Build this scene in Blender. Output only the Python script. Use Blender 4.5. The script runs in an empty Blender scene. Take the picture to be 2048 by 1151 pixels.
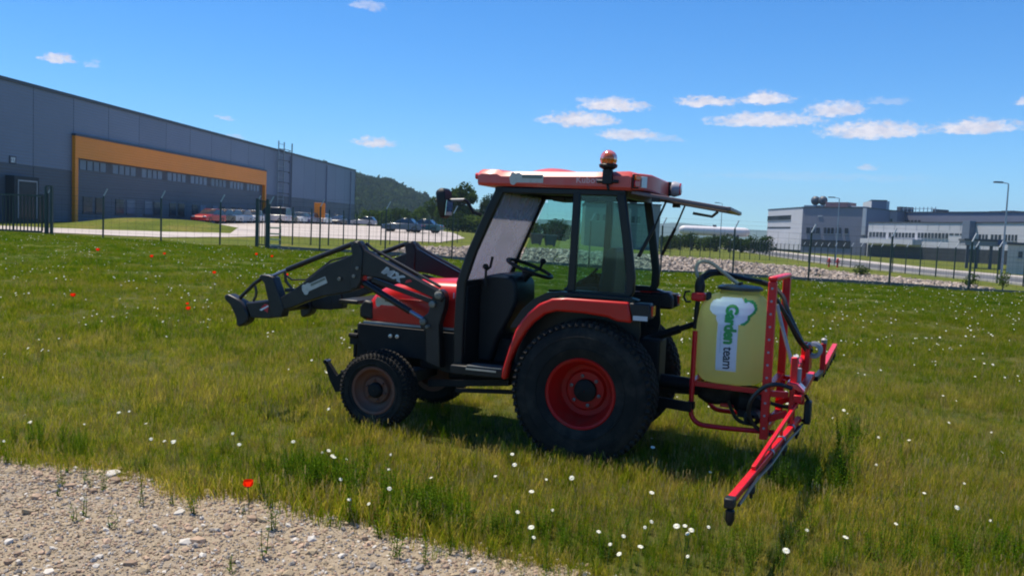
import bpy, bmesh, math, random
import numpy as np
from mathutils import Vector, Matrix, Euler

random.seed(7)
rng = np.random.default_rng(7)
R = math.radians
SC = bpy.context.scene
COL = SC.collection

# ------------------------------------------------------------------ camera
W, H, F = 2048.0, 1151.0, 1700.0
CAM = Vector((0, 0, 1.65))
PITCH, ROLL = math.atan(115 / 1700), 0.042
_fw = Vector((0, math.cos(PITCH), -math.sin(PITCH)))
_u0 = Vector((0, math.sin(PITCH), math.cos(PITCH)))
_r0 = Vector((1, 0, 0))
_rt = _r0 * math.cos(ROLL) + _u0 * math.sin(ROLL)
_up = _u0 * math.cos(ROLL) - _r0 * math.sin(ROLL)
cam_d = bpy.data.cameras.new('camera')
cam_d.sensor_width = 36.0
cam_d.lens = 36.0 * F / W
cam_d.clip_start = 0.05
cam_d.clip_end = 20000
cam = bpy.data.objects.new('camera', cam_d)
COL.objects.link(cam)
m = Matrix.Identity(4)
for i in range(3):
    m[i][0], m[i][1], m[i][2], m[i][3] = _rt[i], _up[i], -_fw[i], CAM[i]
cam.matrix_world = m
SC.camera = cam

# ------------------------------------------------------------------ sun + sky
SUN = Vector((-0.33, 0.24, 1.0)).normalized()
sun_d = bpy.data.lights.new('sun', 'SUN')
sun_d.energy = 5.0
sun_d.angle = R(0.53)
sun_d.color = (1.0, 0.91, 0.76)
sun = bpy.data.objects.new('sun', sun_d)
COL.objects.link(sun)
sun.rotation_euler = (-SUN).to_track_quat('-Z', 'Y').to_euler()
sun.location = (-6, 5, 18)

wd = bpy.data.worlds.new('World')
SC.world = wd
wd.use_nodes = True
wd.cycles.sampling_method = 'MANUAL'
wd.cycles.sample_map_resolution = 256
nt = wd.node_tree
nt.nodes.clear()
def N(t, **k):
    n = nt.nodes.new(t)
    for a, b in k.items():
        setattr(n, a, b)
    return n
def LK(a, b): nt.links.new(a, b)
out = N('ShaderNodeOutputWorld')
bg = N('ShaderNodeBackground')
LK(bg.outputs[0], out.inputs[0])
sky = N('ShaderNodeTexSky', sky_type='NISHITA')
sky.sun_disc = False
sky.sun_elevation = math.asin(SUN.z)
sky.sun_rotation = math.atan2(SUN.x, SUN.y)
sky.altitude = 300
sky.air_density = 0.85
sky.dust_density = 0.12
sky.ozone_density = 1.6
hs = N('ShaderNodeHueSaturation')
hs.inputs['Saturation'].default_value = 1.35
hs.inputs['Value'].default_value = 1.0
LK(sky.outputs[0], hs.inputs['Color'])
tint = N('ShaderNodeMix', data_type='RGBA', blend_type='MULTIPLY')
tint.inputs[0].default_value = 1.0
tint.inputs[7].default_value = (0.59, 0.985, 1.22, 1)
LK(hs.outputs[0], tint.inputs[6])
SKY_STRENGTH = 0.100
bg.inputs['Strength'].default_value = SKY_STRENGTH

# fair weather clouds: small soft heaps in the sky, by direction
tc = N('ShaderNodeTexCoord')
sep = N('ShaderNodeSeparateXYZ')
LK(tc.outputs['Generated'], sep.inputs[0])
def M(op, a, b=None, c=None):
    n = N('ShaderNodeMath', operation=op)
    for i, v in enumerate((a, b, c)):
        if v is None: continue
        if isinstance(v, (int, float)): n.inputs[i].default_value = v
        else: LK(v, n.inputs[i])
    return n.outputs[0]
az0 = M('ARCTAN2', sep.outputs[0], sep.outputs[1])
el0 = M('ARCSINE', sep.outputs[2])
def noise(scale, detail, sx=1.0, sy=1.0, sz=1.0, rough=0.6):
    mp = N('ShaderNodeMapping')
    mp.inputs['Scale'].default_value = (sx, sy, sz)
    LK(tc.outputs['Generated'], mp.inputs[0])
    n = N('ShaderNodeTexNoise')
    n.inputs['Scale'].default_value = scale
    n.inputs['Detail'].default_value = detail
    n.inputs['Roughness'].default_value = rough
    LK(mp.outputs[0], n.inputs['Vector'])
    return n
n1 = noise(60, 5, 1, 1, 2.2)
n2 = noise(170, 4, 1, 1, 1.6)
s1 = N('ShaderNodeSeparateColor'); LK(n1.outputs['Color'], s1.inputs[0])
az = M('ADD', az0, M('MULTIPLY', M('SUBTRACT', s1.outputs[0], 0.5), 0.050))
el = M('ADD', el0, M('MULTIPLY', M('SUBTRACT', s1.outputs[1], 0.5), 0.014))
nf = M('MULTIPLY', M('SUBTRACT', n2.outputs['Fac'], 0.5), 1.5)
# px, py, half width, half height, thickness
CLOUDS = [(1160, 237, 92, 21, 1), (1225, 208, 78, 17, 1), (1180, 203, 30, 9, .5), (1260, 268, 75, 15, .9), (1330, 275, 45, 8, .35),
          (1410, 202, 72, 13, 1), (1532, 195, 60, 17, 1), (1530, 238, 125, 18, .95), (1672, 216, 62, 20, .9), (1750, 258, 110, 23, 1),
          (1950, 252, 88, 18, 1), (2050, 202, 22, 12, .8), (750, 283, 45, 14, 1), (908, 295, 22, 9, .7), (115, 115, 30, 11, .9),
          (184, 127, 18, 8, .35), (735, 8, 40, 14, .45), (450, 233, 20, 6, .5), (1728, 334, 24, 8, .55), (1775, 203, 48, 9, .3), (470, 272, 16, 6, .4), (1620, 352, 260, 10, .16)]
tot = None
for px, py, hw, hh, th in CLOUDS:
    d = (_fw + _rt * ((px - W / 2) / F) - _up * ((py - H / 2) / F)).normalized()
    a0, e0 = math.atan2(d.x, d.y), math.asin(d.z)
    hw, hh = hw * .93, hh * .93
    u = M('MULTIPLY', M('SUBTRACT', az, a0), F / hw)
    # clouds follow the level horizon, flat below and domed above
    v = M('SUBTRACT', el, e0 - hh * 0.3 / F)
    vv = M('MAXIMUM', M('MULTIPLY', v, F / (hh * 1.15)), M('MULTIPLY', v, -F / (hh * 0.62)))
    q = M('SUBTRACT', 1.0, M('ADD', M('MULTIPLY', u, u), M('MULTIPLY', vv, vv)))
    q = M('MULTIPLY', M('MAXIMUM', q, -3.0), 1.0)
    q = M('ADD', q, nf)
    k = N('ShaderNodeMapRange', interpolation_type='SMOOTHSTEP')
    k.inputs['From Min'].default_value = -0.15
    k.inputs['From Max'].default_value = 0.95
    k.inputs['To Max'].default_value = th
    LK(q, k.inputs['Value'])
    tot = k.outputs[0] if tot is None else M('MAXIMUM', tot, k.outputs[0])
mixc = N('ShaderNodeMix', data_type='RGBA')
LK(M('MULTIPLY', tot, 0.97), mixc.inputs[0])
LK(tint.outputs[2], mixc.inputs[6])
cc = N('ShaderNodeMix', data_type='RGBA')
cf_ = N('ShaderNodeMapRange'); cf_.inputs[1].default_value = 0.35; cf_.inputs[2].default_value = 0.62
LK(n1.outputs['Fac'], cf_.inputs[0]); LK(cf_.outputs[0], cc.inputs[0])
cc.inputs[6].default_value = (5.3, 5.1, 5.9, 1); cc.inputs[7].default_value = (7.6, 7.0, 7.1, 1)
LK(cc.outputs[2], mixc.inputs[7])
LK(mixc.outputs[2], bg.inputs['Color'])

vs = SC.view_settings
vs.view_transform = 'Standard'
vs.look = 'None'
vs.exposure = 0.5
vs.gamma = 1.0
vs.use_curve_mapping = False
SC.render.engine = 'CYCLES'
cy = SC.cycles
cy.use_denoising = True
cy.max_bounces = 8
cy.transparent_max_bounces = 24
cy.volume_bounces = 0
cy.diffuse_bounces = 6
cy.filter_width = 2.0
cy.caustics_reflective = False
cy.caustics_refractive = False

# ------------------------------------------------------------------ layout helpers
def ray(px, py): return _fw + _rt * ((px - W / 2) / F) - _up * ((py - H / 2) / F)
def at(px, py, Y):
    d = ray(px, py)
    return CAM + d * (Y / d.y)
def on_z(px, py, z=0.0):
    d = ray(px, py)
    return CAM + d * ((z - CAM.z) / d.z)
def sstep(x, a, b):
    t = np.clip((np.asarray(x, float) - a) / (b - a), 0, 1)
    return t * t * (3 - 2 * t)
def gz(x, y):
    """height of the ground: flat near the camera, a low rise to the fence, up to the yard on the left"""
    x = np.asarray(x, float); y = np.asarray(y, float)
    fz = 0.22 - 0.0125 * np.clip(x, -24, 24)
    h = sstep(y, 9, 36) * fz
    q = x / np.maximum(y, 1.0)
    wl = 1 - sstep(q, -0.12, 0.16)
    far_l = sstep(y, 40, 125) * 0.85
    far_r = -sstep(y, 38, 90) * 0.42
    h = h + wl * far_l + (1 - wl) * far_r
    h = h + 0.055 * np.exp(-(((x + 0.85) / 1.3) ** 2 + ((y - 7.0) / 0.9) ** 2))
    # grass mound before the warehouse, and the stone bank behind the fence on the right
    mx_, my_ = -26.0, 63.0
    h = h + 0.75 * np.exp(-((((x - mx_) * 0.93 - (y - my_) * 0.37) / 6.5) ** 4 + (((y - my_) * 0.93 + (x - mx_) * 0.37) / 3.6) ** 2))
    bh = np.interp(x, [-9, -4, 0, 9, 13, 17, 21], [0, .36, .56, .50, .36, .16, .02])
    h = h + bh * sstep(y, 36.4, 39.2) * (1 - sstep(y, 40, 58))
    near = 1 - sstep(y, 30, 60)
    h = h + near * 0.018 * (np.sin(x * 1.7 + y * 0.9) + np.sin(y * 2.3 - x * 0.6 + 1.3)) * sstep(y, 4.5, 7.5)
    return h
def gzf(x, y): return float(gz(x, y))
def ground(px, Y):
    """ground point at depth Y seen in column px"""
    p = at(px, 470, Y)
    return Vector((p.x, Y, gzf(p.x, Y)))

# ------------------------------------------------------------------ object helpers
def link(o, parent=None):
    COL.objects.link(o)
    if parent is not None: o.parent = parent
    return o
def tag(o, label=None, cat=None, group=None, kind=None):
    if label: o['label'] = label
    if cat: o['category'] = cat
    if group: o['group'] = group
    if kind: o['kind'] = kind
    return o
def empty(name, loc=(0, 0, 0), rz=0.0, parent=None):
    o = bpy.data.objects.new(name, None)
    o.empty_display_size = 0.1
    o.location = loc
    o.rotation_euler = (0, 0, rz)
    return link(o, parent)
def copy_tree(o, parent=None):
    c = o.copy()
    link(c, parent)
    for ch in [k for k in bpy.data.objects if k.parent == o]:
        copy_tree(ch, c)
    return c

class MB:
    """collects shapes for ONE mesh object"""
    def __init__(s): s.v = []; s.f = []; s.mi = []; s.cur = 0
    def add(s, vs, fs):
        b = len(s.v)
        s.v += [tuple(p) for p in vs]
        s.f += [tuple(i + b for i in f) for f in fs]
        s.mi += [s.cur] * len(fs)
        return s
    def box(s, x0, x1, y0, y1, z0, z1, mtx=None):
        v = [Vector((x, y, z)) for z in (z0, z1) for y in (y0, y1) for x in (x0, x1)]
        if mtx is not None: v = [mtx @ p for p in v]
        return s.add(v, [(0, 2, 3, 1), (4, 5, 7, 6), (0, 1, 5, 4), (2, 6, 7, 3), (0, 4, 6, 2), (1, 3, 7, 5)])
    def prism(s, poly, y0, y1, mtx=None):
        """polygon in x,z extruded from y0 to y1"""
        a = sum(poly[i][0] * poly[(i + 1) % len(poly)][1] - poly[(i + 1) % len(poly)][0] * poly[i][1] for i in range(len(poly)))
        if a > 0: poly = poly[::-1]
        n = len(poly)
        v = [Vector((x, y0, z)) for x, z in poly] + [Vector((x, y1, z)) for x, z in poly]
        if mtx is not None: v = [mtx @ p for p in v]
        f = [tuple(range(n))[::-1], tuple(range(n, 2 * n))]
        f += [(i, (i + 1) % n, n + (i + 1) % n, n + i) for i in range(n)]
        return s.add(v, f)
    def loft(s, rings, cap=True, closed=True):
        n = len(rings[0]); v = [p for r in rings for p in r]; f = []
        for i in range(len(rings) - 1):
            for j in range(n if closed else n - 1):
                a, b = i * n + j, i * n + (j + 1) % n
                f.append((a, b, b + n, a + n))
        if cap:
            f.append(tuple(range(n))[::-1]); k = (len(rings) - 1) * n
            f.append(tuple(range(k, k + n)))
        return s.add(v, f)
    def tube(s, path, r, n=8, cap=True):
        P = [Vector(p) for p in path]
        rs = r if isinstance(r, (list, tuple)) else [r] * len(P)
        t = (P[1] - P[0]).normalized()
        ref = Vector((0, 0, 1)) if abs(t.z) < 0.9 else Vector((1, 0, 0))
        nrm = t.cross(ref).normalized(); rings = []
        for i, p in enumerate(P):
            if i == 0: t = P[1] - P[0]
            elif i == len(P) - 1: t = P[-1] - P[-2]
            else: t = (P[i + 1] - P[i]).normalized() + (P[i] - P[i - 1]).normalized()
            t = t.normalized()
            nrm = (nrm - t * nrm.dot(t))
            nrm = nrm.normalized() if nrm.length > 1e-6 else t.orthogonal().normalized()
            b = t.cross(nrm)
            rings.append([p + (nrm * math.cos(2 * math.pi * k / n) + b * math.sin(2 * math.pi * k / n)) * rs[i] for k in range(n)])
        return s.loft(rings, cap)
    def bar(s, a, b, w, h=None, up=(0, 0, 1)):
        """rectangular bar from a to b, w across, h along up"""
        h = h or w
        a, b, up = Vector(a), Vector(b), Vector(up)
        t = (b - a).normalized(); sd = t.cross(up)
        sd = sd.normalized() if sd.length > 1e-5 else t.orthogonal().normalized()
        u = sd.cross(t).normalized()
        rr = [[p + sd * (i * w / 2) + u * (j * h / 2) for i, j in ((-1, -1), (1, -1), (1, 1), (-1, 1))] for p in (a, b)]
        return s.loft(rr)
    def lathe(s, prof, c=(0, 0, 0), axis='y', n=32, closed=False):
        """profile of (radius, height along axis)"""
        c = Vector(c); rings = []
        for k in range(n):
            a = 2 * math.pi * k / n; ca, sa = math.cos(a), math.sin(a); r = []
            for rad, h in prof:
                if axis == 'y': p = Vector((rad * ca, h, rad * sa))
                elif axis == 'z': p = Vector((rad * sa, rad * ca, h))
                else: p = Vector((h, rad * ca, rad * sa))
                r.append(c + p)
            rings.append(r)
        m_ = len(prof); v = [p for r in rings for p in r]; f = []
        for i in range(n):
            i2 = (i + 1) % n
            for j in range(m_ if closed else m_ - 1):
                j2 = (j + 1) % m_
                f.append((i * m_ + j, i2 * m_ + j, i2 * m_ + j2, i * m_ + j2))
        return s.add(v, f)
    def sphere(s, c, r, n=12, m=8, sc=(1, 1, 1)):
        c = Vector(c)
        prof = [(math.cos(-math.pi / 2 + math.pi * i / m), math.sin(-math.pi / 2 + math.pi * i / m)) for i in range(m + 1)]
        rings = [[c + Vector((r * sc[0] * pr * math.cos(2 * math.pi * k / n), r * sc[1] * pr * math.sin(2 * math.pi * k / n), r * sc[2] * h)) for k in range(n)] for pr, h in prof[1:-1]]
        return s.loft(rings)
    def mesh(s, name, mats, smooth=None):
        me = bpy.data.meshes.new(name)
        me.from_pydata([tuple(p) for p in s.v], [], s.f)
        for mm in (mats if isinstance(mats, (list, tuple)) else [mats]): me.materials.append(mm)
        if any(s.mi): me.polygons.foreach_set('material_index', s.mi)
        if smooth:
            me.polygons.foreach_set('use_smooth', [True] * len(me.polygons))
            me.set_sharp_from_angle(angle=R(smooth))
        me.validate()
        return me
    def build(s, name, mats, parent=None, bevel=0, smooth=38, seg=2, recalc=False):
        me = s.mesh(name, mats, smooth)
        if recalc:
            bm = bmesh.new(); bm.from_mesh(me); bmesh.ops.recalc_face_normals(bm, faces=bm.faces); bm.to_mesh(me); bm.free()
        o = link(bpy.data.objects.new(name, me), parent)
        if bevel:
            b = o.modifiers.new('bevel', 'BEVEL')
            b.width = bevel; b.segments = seg; b.limit_method = 'ANGLE'; b.angle_limit = R(35)
            b.harden_normals = False
        return o

def text_obj(name, txt, size, mat_, parent, origin, xa, ya, shear=0.0, bold=0.0, project=None, spacing=1.0, xs=1.0, dup=None):
    """flat lettering: origin, x axis (reading direction) and y axis (letter up) in the parent's space"""
    cu = bpy.data.curves.new(name, 'FONT')
    cu.body = txt; cu.size = size; cu.shear = shear; cu.offset = bold; cu.space_character = spacing
    cu.resolution_u = 3
    o = bpy.data.objects.new('tmp_text', cu)
    COL.objects.link(o)
    dg = bpy.context.evaluated_depsgraph_get()
    me = bpy.data.meshes.new_from_object(o.evaluated_get(dg))
    COL.objects.unlink(o); bpy.data.objects.remove(o)
    xa, ya, og = Vector(xa).normalized(), Vector(ya).normalized(), Vector(origin)
    if dup:
        co = [v.co.copy() for v in me.vertices]; fs = [tuple(p.vertices) for p in me.polygons]; nv = len(co)
        me.clear_geometry()
        me.from_pydata([c + Vector((dx, dy, dz)) for dx, dy, dz in dup for c in co], [], [tuple(i + k * nv for i in f) for k in range(len(dup)) for f in fs])
    for v in me.vertices:
        p = og + xa * (v.co.x * xs) + ya * v.co.y; lift = v.co.z
        if project: p = project(p); p.y += lift
        v.co = p
    me.materials.clear(); me.materials.append(mat_)
    me.name = name
    return link(bpy.data.objects.new(name, me), parent)

# ------------------------------------------------------------------ materials
MATS = {}
def mat(name, col, rough=0.5, metal=0.0, var=0.0, vscale=8.0, bump=0.0, bscale=40.0, col2=None, spec=0.5, coat=0.0, dirt=None, dirt_amt=0.0, dirt_scale=6.0, coords='Object', stretch=(1, 1, 1), objrand=0.0):
    if name in MATS: return MATS[name]
    mm = bpy.data.materials.new(name); mm.use_nodes = True
    t = mm.node_tree; b = t.nodes['Principled BSDF']
    b.inputs['Roughness'].default_value = rough
    b.inputs['Metallic'].default_value = metal
    b.inputs['Specular IOR Level'].default_value = spec
    b.inputs['Coat Weight'].default_value = coat
    b.inputs['Coat Roughness'].default_value = 0.12
    tcn = t.nodes.new('ShaderNodeTexCoord')
    mp = t.nodes.new('ShaderNodeMapping'); mp.inputs['Scale'].default_value = stretch
    t.links.new(tcn.outputs[coords], mp.inputs[0])
    def nz(sc, det=5.0, ro=0.6):
        n = t.nodes.new('ShaderNodeTexNoise')
        n.inputs['Scale'].default_value = sc; n.inputs['Detail'].default_value = det; n.inputs['Roughness'].default_value = ro
        t.links.new(mp.outputs[0], n.inputs['Vector']); return n
    c1 = (*col, 1)
    c2 = (*(col2 or tuple(min(1, c * (1 + var)) for c in col)), 1)
    cur = None
    if var or col2:
        r = t.nodes.new('ShaderNodeValToRGB')
        r.color_ramp.elements[0].position = 0.3; r.color_ramp.elements[1].position = 0.72
        r.color_ramp.elements[0].color = tuple(c * (1 - (0 if col2 else var)) for c in c1[:3]) + (1,)
        r.color_ramp.elements[1].color = c2
        t.links.new(nz(vscale).outputs['Fac'], r.inputs[0]); cur = r.outputs[0]
    if dirt:
        mx = t.nodes.new('ShaderNodeMix'); mx.data_type = 'RGBA'
        rr = t.nodes.new('ShaderNodeMapRange'); rr.inputs[1].default_value = 0.48; rr.inputs[2].default_value = 0.75; rr.inputs[4].default_value = dirt_amt
        t.links.new(nz(dirt_scale, 8, 0.7).outputs['Fac'], rr.inputs[0]); t.links.new(rr.outputs[0], mx.inputs[0])
        if cur: t.links.new(cur, mx.inputs[6])
        else: mx.inputs[6].default_value = c1
        mx.inputs[7].default_value = (*dirt, 1); cur = mx.outputs[2]
    if objrand:
        oi = t.nodes.new('ShaderNodeObjectInfo'); h_ = t.nodes.new('ShaderNodeHueSaturation')
        mr = t.nodes.new('ShaderNodeMapRange'); mr.inputs[3].default_value = 1 - objrand; mr.inputs[4].default_value = 1 + objrand
        t.links.new(oi.outputs['Random'], mr.inputs[0]); t.links.new(mr.outputs[0], h_.inputs['Value'])
        if cur: t.links.new(cur, h_.inputs['Color'])
        else: h_.inputs['Color'].default_value = c1
        cur = h_.outputs[0]
    if cur: t.links.new(cur, b.inputs['Base Color'])
    else: b.inputs['Base Color'].default_value = c1
    if bump:
        bn = t.nodes.new('ShaderNodeBump'); bn.inputs['Strength'].default_value = bump; bn.inputs['Distance'].default_value = 0.02
        t.links.new(nz(bscale, 4).outputs['Fac'], bn.inputs['Height']); t.links.new(bn.outputs[0], b.inputs['Normal'])
    MATS[name] = mm
    return mm

def glass(name, tint, dust=0.0, dustcol=(0.6, 0.58, 0.56), gloss=0.06):
    mm = bpy.data.materials.new(name); mm.use_nodes = True
    t = mm.node_tree; t.nodes.clear()
    o = t.nodes.new('ShaderNodeOutputMaterial')
    tr = t.nodes.new('ShaderNodeBsdfTransparent'); tr.inputs[0].default_value = (*tint, 1)
    gl = t.nodes.new('ShaderNodeBsdfGlossy'); gl.inputs['Roughness'].default_value = 0.03
    fr = t.nodes.new('ShaderNodeFresnel'); fr.inputs[0].default_value = 1.45
    mx = t.nodes.new('ShaderNodeMixShader')
    t.links.new(fr.outputs[0], mx.inputs[0]); t.links.new(tr.outputs[0], mx.inputs[1]); t.links.new(gl.outputs[0], mx.inputs[2])
    last = mx.outputs[0]
    if dust:
        df = t.nodes.new('ShaderNodeBsdfDiffuse'); df.inputs[0].default_value = (*dustcol, 1)
        tl = t.nodes.new('ShaderNodeBsdfTranslucent'); tl.inputs[0].default_value = (*dustcol, 1)
        m1 = t.nodes.new('ShaderNodeMixShader'); m1.inputs[0].default_value = 0.6
        t.links.new(df.outputs[0], m1.inputs[1]); t.links.new(tl.outputs[0], m1.inputs[2])
        nz = t.nodes.new('ShaderNodeTexNoise'); nz.inputs['Scale'].default_value = 5; nz.inputs['Detail'].default_value = 6
        tcn = t.nodes.new('ShaderNodeTexCoord'); t.links.new(tcn.outputs['Object'], nz.inputs['Vector'])
        mr = t.nodes.new('ShaderNodeMapRange'); mr.inputs[1].default_value = 0.3; mr.inputs[2].default_value = 0.7
        mr.inputs[3].default_value = dust * 0.75; mr.inputs[4].default_value = dust * 1.2
        t.links.new(nz.outputs['Fac'], mr.inputs[0])
        m2 = t.nodes.new('ShaderNodeMixShader'); t.links.new(mr.outputs[0], m2.inputs[0])
        t.links.new(last, m2.inputs[1]); t.links.new(m1.outputs[0], m2.inputs[2]); last = m2.outputs[0]
    t.links.new(last, o.inputs[0])
    MATS[name] = mm
    return mm

def leafmat(name, cols, trans=0.45, wscale=0.35, fleck=0.0):
    """foliage: colour varies by patch in the place and by plant; light comes through"""
    mm = bpy.data.materials.new(name); mm.use_nodes = True
    t = mm.node_tree; t.nodes.clear()
    o = t.nodes.new('ShaderNodeOutputMaterial')
    geo = t.nodes.new('ShaderNodeNewGeometry'); oi = t.nodes.new('ShaderNodeObjectInfo')
    nz = t.nodes.new('ShaderNodeTexNoise'); nz.inputs['Scale'].default_value = wscale; nz.inputs['Detail'].default_value = 4
    nz.inputs['Roughness'].default_value = 0.65
    t.links.new(geo.outputs['Position'], nz.inputs['Vector'])
    ad = t.nodes.new('ShaderNodeMath'); ad.operation = 'MULTIPLY_ADD'; ad.inputs[1].default_value = 0.42; ad.inputs[2].default_value = -0.21
    t.links.new(oi.outputs['Random'], ad.inputs[0])
    a2 = t.nodes.new('ShaderNodeMath'); a2.operation = 'ADD'
    t.links.new(ad.outputs[0], a2.inputs[0]); t.links.new(nz.outputs['Fac'], a2.inputs[1])
    if fleck:
        n3 = t.nodes.new('ShaderNodeTexNoise'); n3.inputs['Scale'].default_value = fleck; n3.inputs['Detail'].default_value = 2
        t.links.new(geo.outputs['Position'], n3.inputs['Vector'])
        f1 = t.nodes.new('ShaderNodeMath'); f1.operation = 'MULTIPLY_ADD'; f1.inputs[1].default_value = 0.8; f1.inputs[2].default_value = -0.4
        t.links.new(n3.outputs['Fac'], f1.inputs[0])
        a3 = t.nodes.new('ShaderNodeMath'); a3.operation = 'ADD'
        t.links.new(a2.outputs[0], a3.inputs[0]); t.links.new(f1.outputs[0], a3.inputs[1]); a2 = a3
    r = t.nodes.new('ShaderNodeValToRGB')
    while len(r.color_ramp.elements) < len(cols): r.color_ramp.elements.new(0.5)
    for i, c in enumerate(cols):
        r.color_ramp.elements[i].position = 0.25 + 0.5 * i / max(1, len(cols) - 1)
        r.color_ramp.elements[i].color = (*c, 1)
    t.links.new(a2.outputs[0], r.inputs[0])
    df = t.nodes.new('ShaderNodeBsdfDiffuse'); tl = t.nodes.new('ShaderNodeBsdfTranslucent')
    t.links.new(r.outputs[0], df.inputs[0])
    br = t.nodes.new('ShaderNodeMix'); br.data_type = 'RGBA'; br.blend_type = 'MULTIPLY'; br.inputs[0].default_value = 1
    br.inputs[7].default_value = (1.15, 1.2, 0.7, 1)
    t.links.new(r.outputs[0], br.inputs[6]); t.links.new(br.outputs[2], tl.inputs[0])
    mx = t.nodes.new('ShaderNodeMixShader'); mx.inputs[0].default_value = trans
    t.links.new(df.outputs[0], mx.inputs[1]); t.links.new(tl.outputs[0], mx.inputs[2])
    t.links.new(mx.outputs[0], o.inputs[0])
    MATS[name] = mm
    return mm

RED = mat('tractor_red', (0.56, 0.010, 0.007), 0.36, var=0.10, vscale=3, coat=0.12, spec=0.35, dirt=(0.30, 0.04, 0.028), dirt_amt=0.4, dirt_scale=6)
ROOFRED = mat('roof_red', (0.62, 0.075, 0.06), 0.42, var=0.08, vscale=3, coat=0.15, dirt=(0.5, 0.2, 0.17), dirt_amt=0.45, dirt_scale=5)
RIMRED = mat('rim_red', (0.46, 0.008, 0.006), 0.5, spec=0.25, dirt=(0.16, 0.05, 0.03), dirt_amt=0.55, dirt_scale=7)
RIMDULL = mat('rim_dull', (0.17, 0.055, 0.03), 0.65, dirt=(0.13, 0.10, 0.07), dirt_amt=0.7, dirt_scale=8)
SPRED = mat('sprayer_red', (0.66, 0.006, 0.014), 0.38, var=0.12, vscale=4, spec=0.35, coat=0.08, dirt=(0.34, 0.02, 0.02), dirt_amt=0.5, dirt_scale=8)
BLACK = mat('black_paint', (0.008, 0.0085, 0.010), 0.42, dirt=(0.022, 0.021, 0.02), dirt_amt=0.4, dirt_scale=5, spec=0.35)
LOADER = mat('loader_paint', (0.011, 0.011, 0.013), 0.42, var=0.15, dirt=(0.045, 0.04, 0.036), dirt_amt=0.45, dirt_scale=6, spec=0.4)
CHASSIS = mat('chassis_black', (0.007, 0.007, 0.008), 0.6, dirt=(0.026, 0.022, 0.018), dirt_amt=0.6, dirt_scale=7, spec=0.25)
PLASTIC = mat('black_plastic', (0.011, 0.012, 0.014), 0.5, dirt=(0.03, 0.03, 0.03), dirt_amt=0.3, spec=0.35)
RUBBER = mat('rubber', (0.019, 0.0175, 0.016), 0.85, var=0.25, vscale=10, dirt=(0.075, 0.062, 0.045), dirt_amt=0.6, dirt_scale=5, bump=0.2, bscale=60, spec=0.2)
HOSE = mat('hose_black', (0.016, 0.016, 0.018), 0.38)
HOSEC = mat('hose_clear', (0.42, 0.38, 0.28), 0.35)
STEEL = mat('steel', (0.45, 0.46, 0.48), 0.35, 0.9, var=0.2)
CHROME = mat('piston_chrome', (0.42, 0.47, 0.6), 0.14, 1.0)
GREYP = mat('grey_plastic', (0.33, 0.32, 0.36), 0.45, var=0.1)
WHITE = mat('white_print', (0.75, 0.75, 0.74), 0.5)
PALE = mat('pale_print', (0.72, 0.42, 0.40), 0.5)
STICK = mat('sticker', (0.52, 0.50, 0.44), 0.5, dirt=(0.3, 0.27, 0.2), dirt_amt=0.6, dirt_scale=30)
STICKD = mat('sticker_bar', (0.16, 0.17, 0.13), 0.5)
GREENP = mat('green_print', (0.035, 0.30, 0.065), 0.45)
DARKP = mat('dark_print', (0.02, 0.03, 0.05), 0.5)
REDP = mat('red_print', (0.55, 0.02, 0.03), 0.5)
LAMPRED = mat('lamp_red', (0.55, 0.01, 0.015), 0.15, coat=0.6)
LAMPORANGE = mat('lamp_orange', (0.75, 0.13, 0.01), 0.15, coat=0.6)
LAMPCLEAR = mat('lamp_clear', (0.55, 0.56, 0.6), 0.12, coat=0.5)
MIRRORG = mat('mirror_face', (0.35, 0.4, 0.46), 0.06, 1.0)
TINT = glass('tinted_glass', (0.68, 0.86, 0.82), 0.03, (0.5, 0.55, 0.5))
WSCREEN = glass('dusty_windscreen', (0.76, 0.83, 0.90), 0.30, (0.66, 0.60, 0.66))
DULL = mat('dull_steel', (0.30, 0.30, 0.30), 0.6, 0.3, var=0.2)
HATCH = glass('hatch_glass', (0.55, 0.66, 0.62), 0.25, (0.6, 0.5, 0.5))

# ================================================================== THE SETTING
def levels(*parts):
    o = []
    for a, b, s in parts:
        o += list(np.arange(a, b, s))
    return o
ys = levels((-40, -4, 6), (-4, 2, 1), (2, 12, 0.35), (12, 45, 0.9), (45, 100, 1.6), (100, 140, 4), (140, 320, 20))
ys += [340 * 1.28 ** k for k in range(13)]
xs = levels((0, 9, 0.45), (9, 60, 1.2), (60, 120, 6))
xs += [125 * 1.3 ** k for k in range(15)]
xs = [-x for x in xs[:0:-1]] + xs
mb = MB()
XX, YY = np.meshgrid(np.array(xs), np.array(ys))
ZZ = gz(XX, YY)
nx, ny = len(xs), len(ys)
mb.v = list(zip(XX.ravel().tolist(), YY.ravel().tolist(), ZZ.ravel().tolist()))
mb.f = [(j * nx + i, j * nx + i + 1, (j + 1) * nx + i + 1, (j + 1) * nx + i) for j in range(ny - 1) for i in range(nx - 1)]
mb.mi = [0] * len(mb.f)

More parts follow.
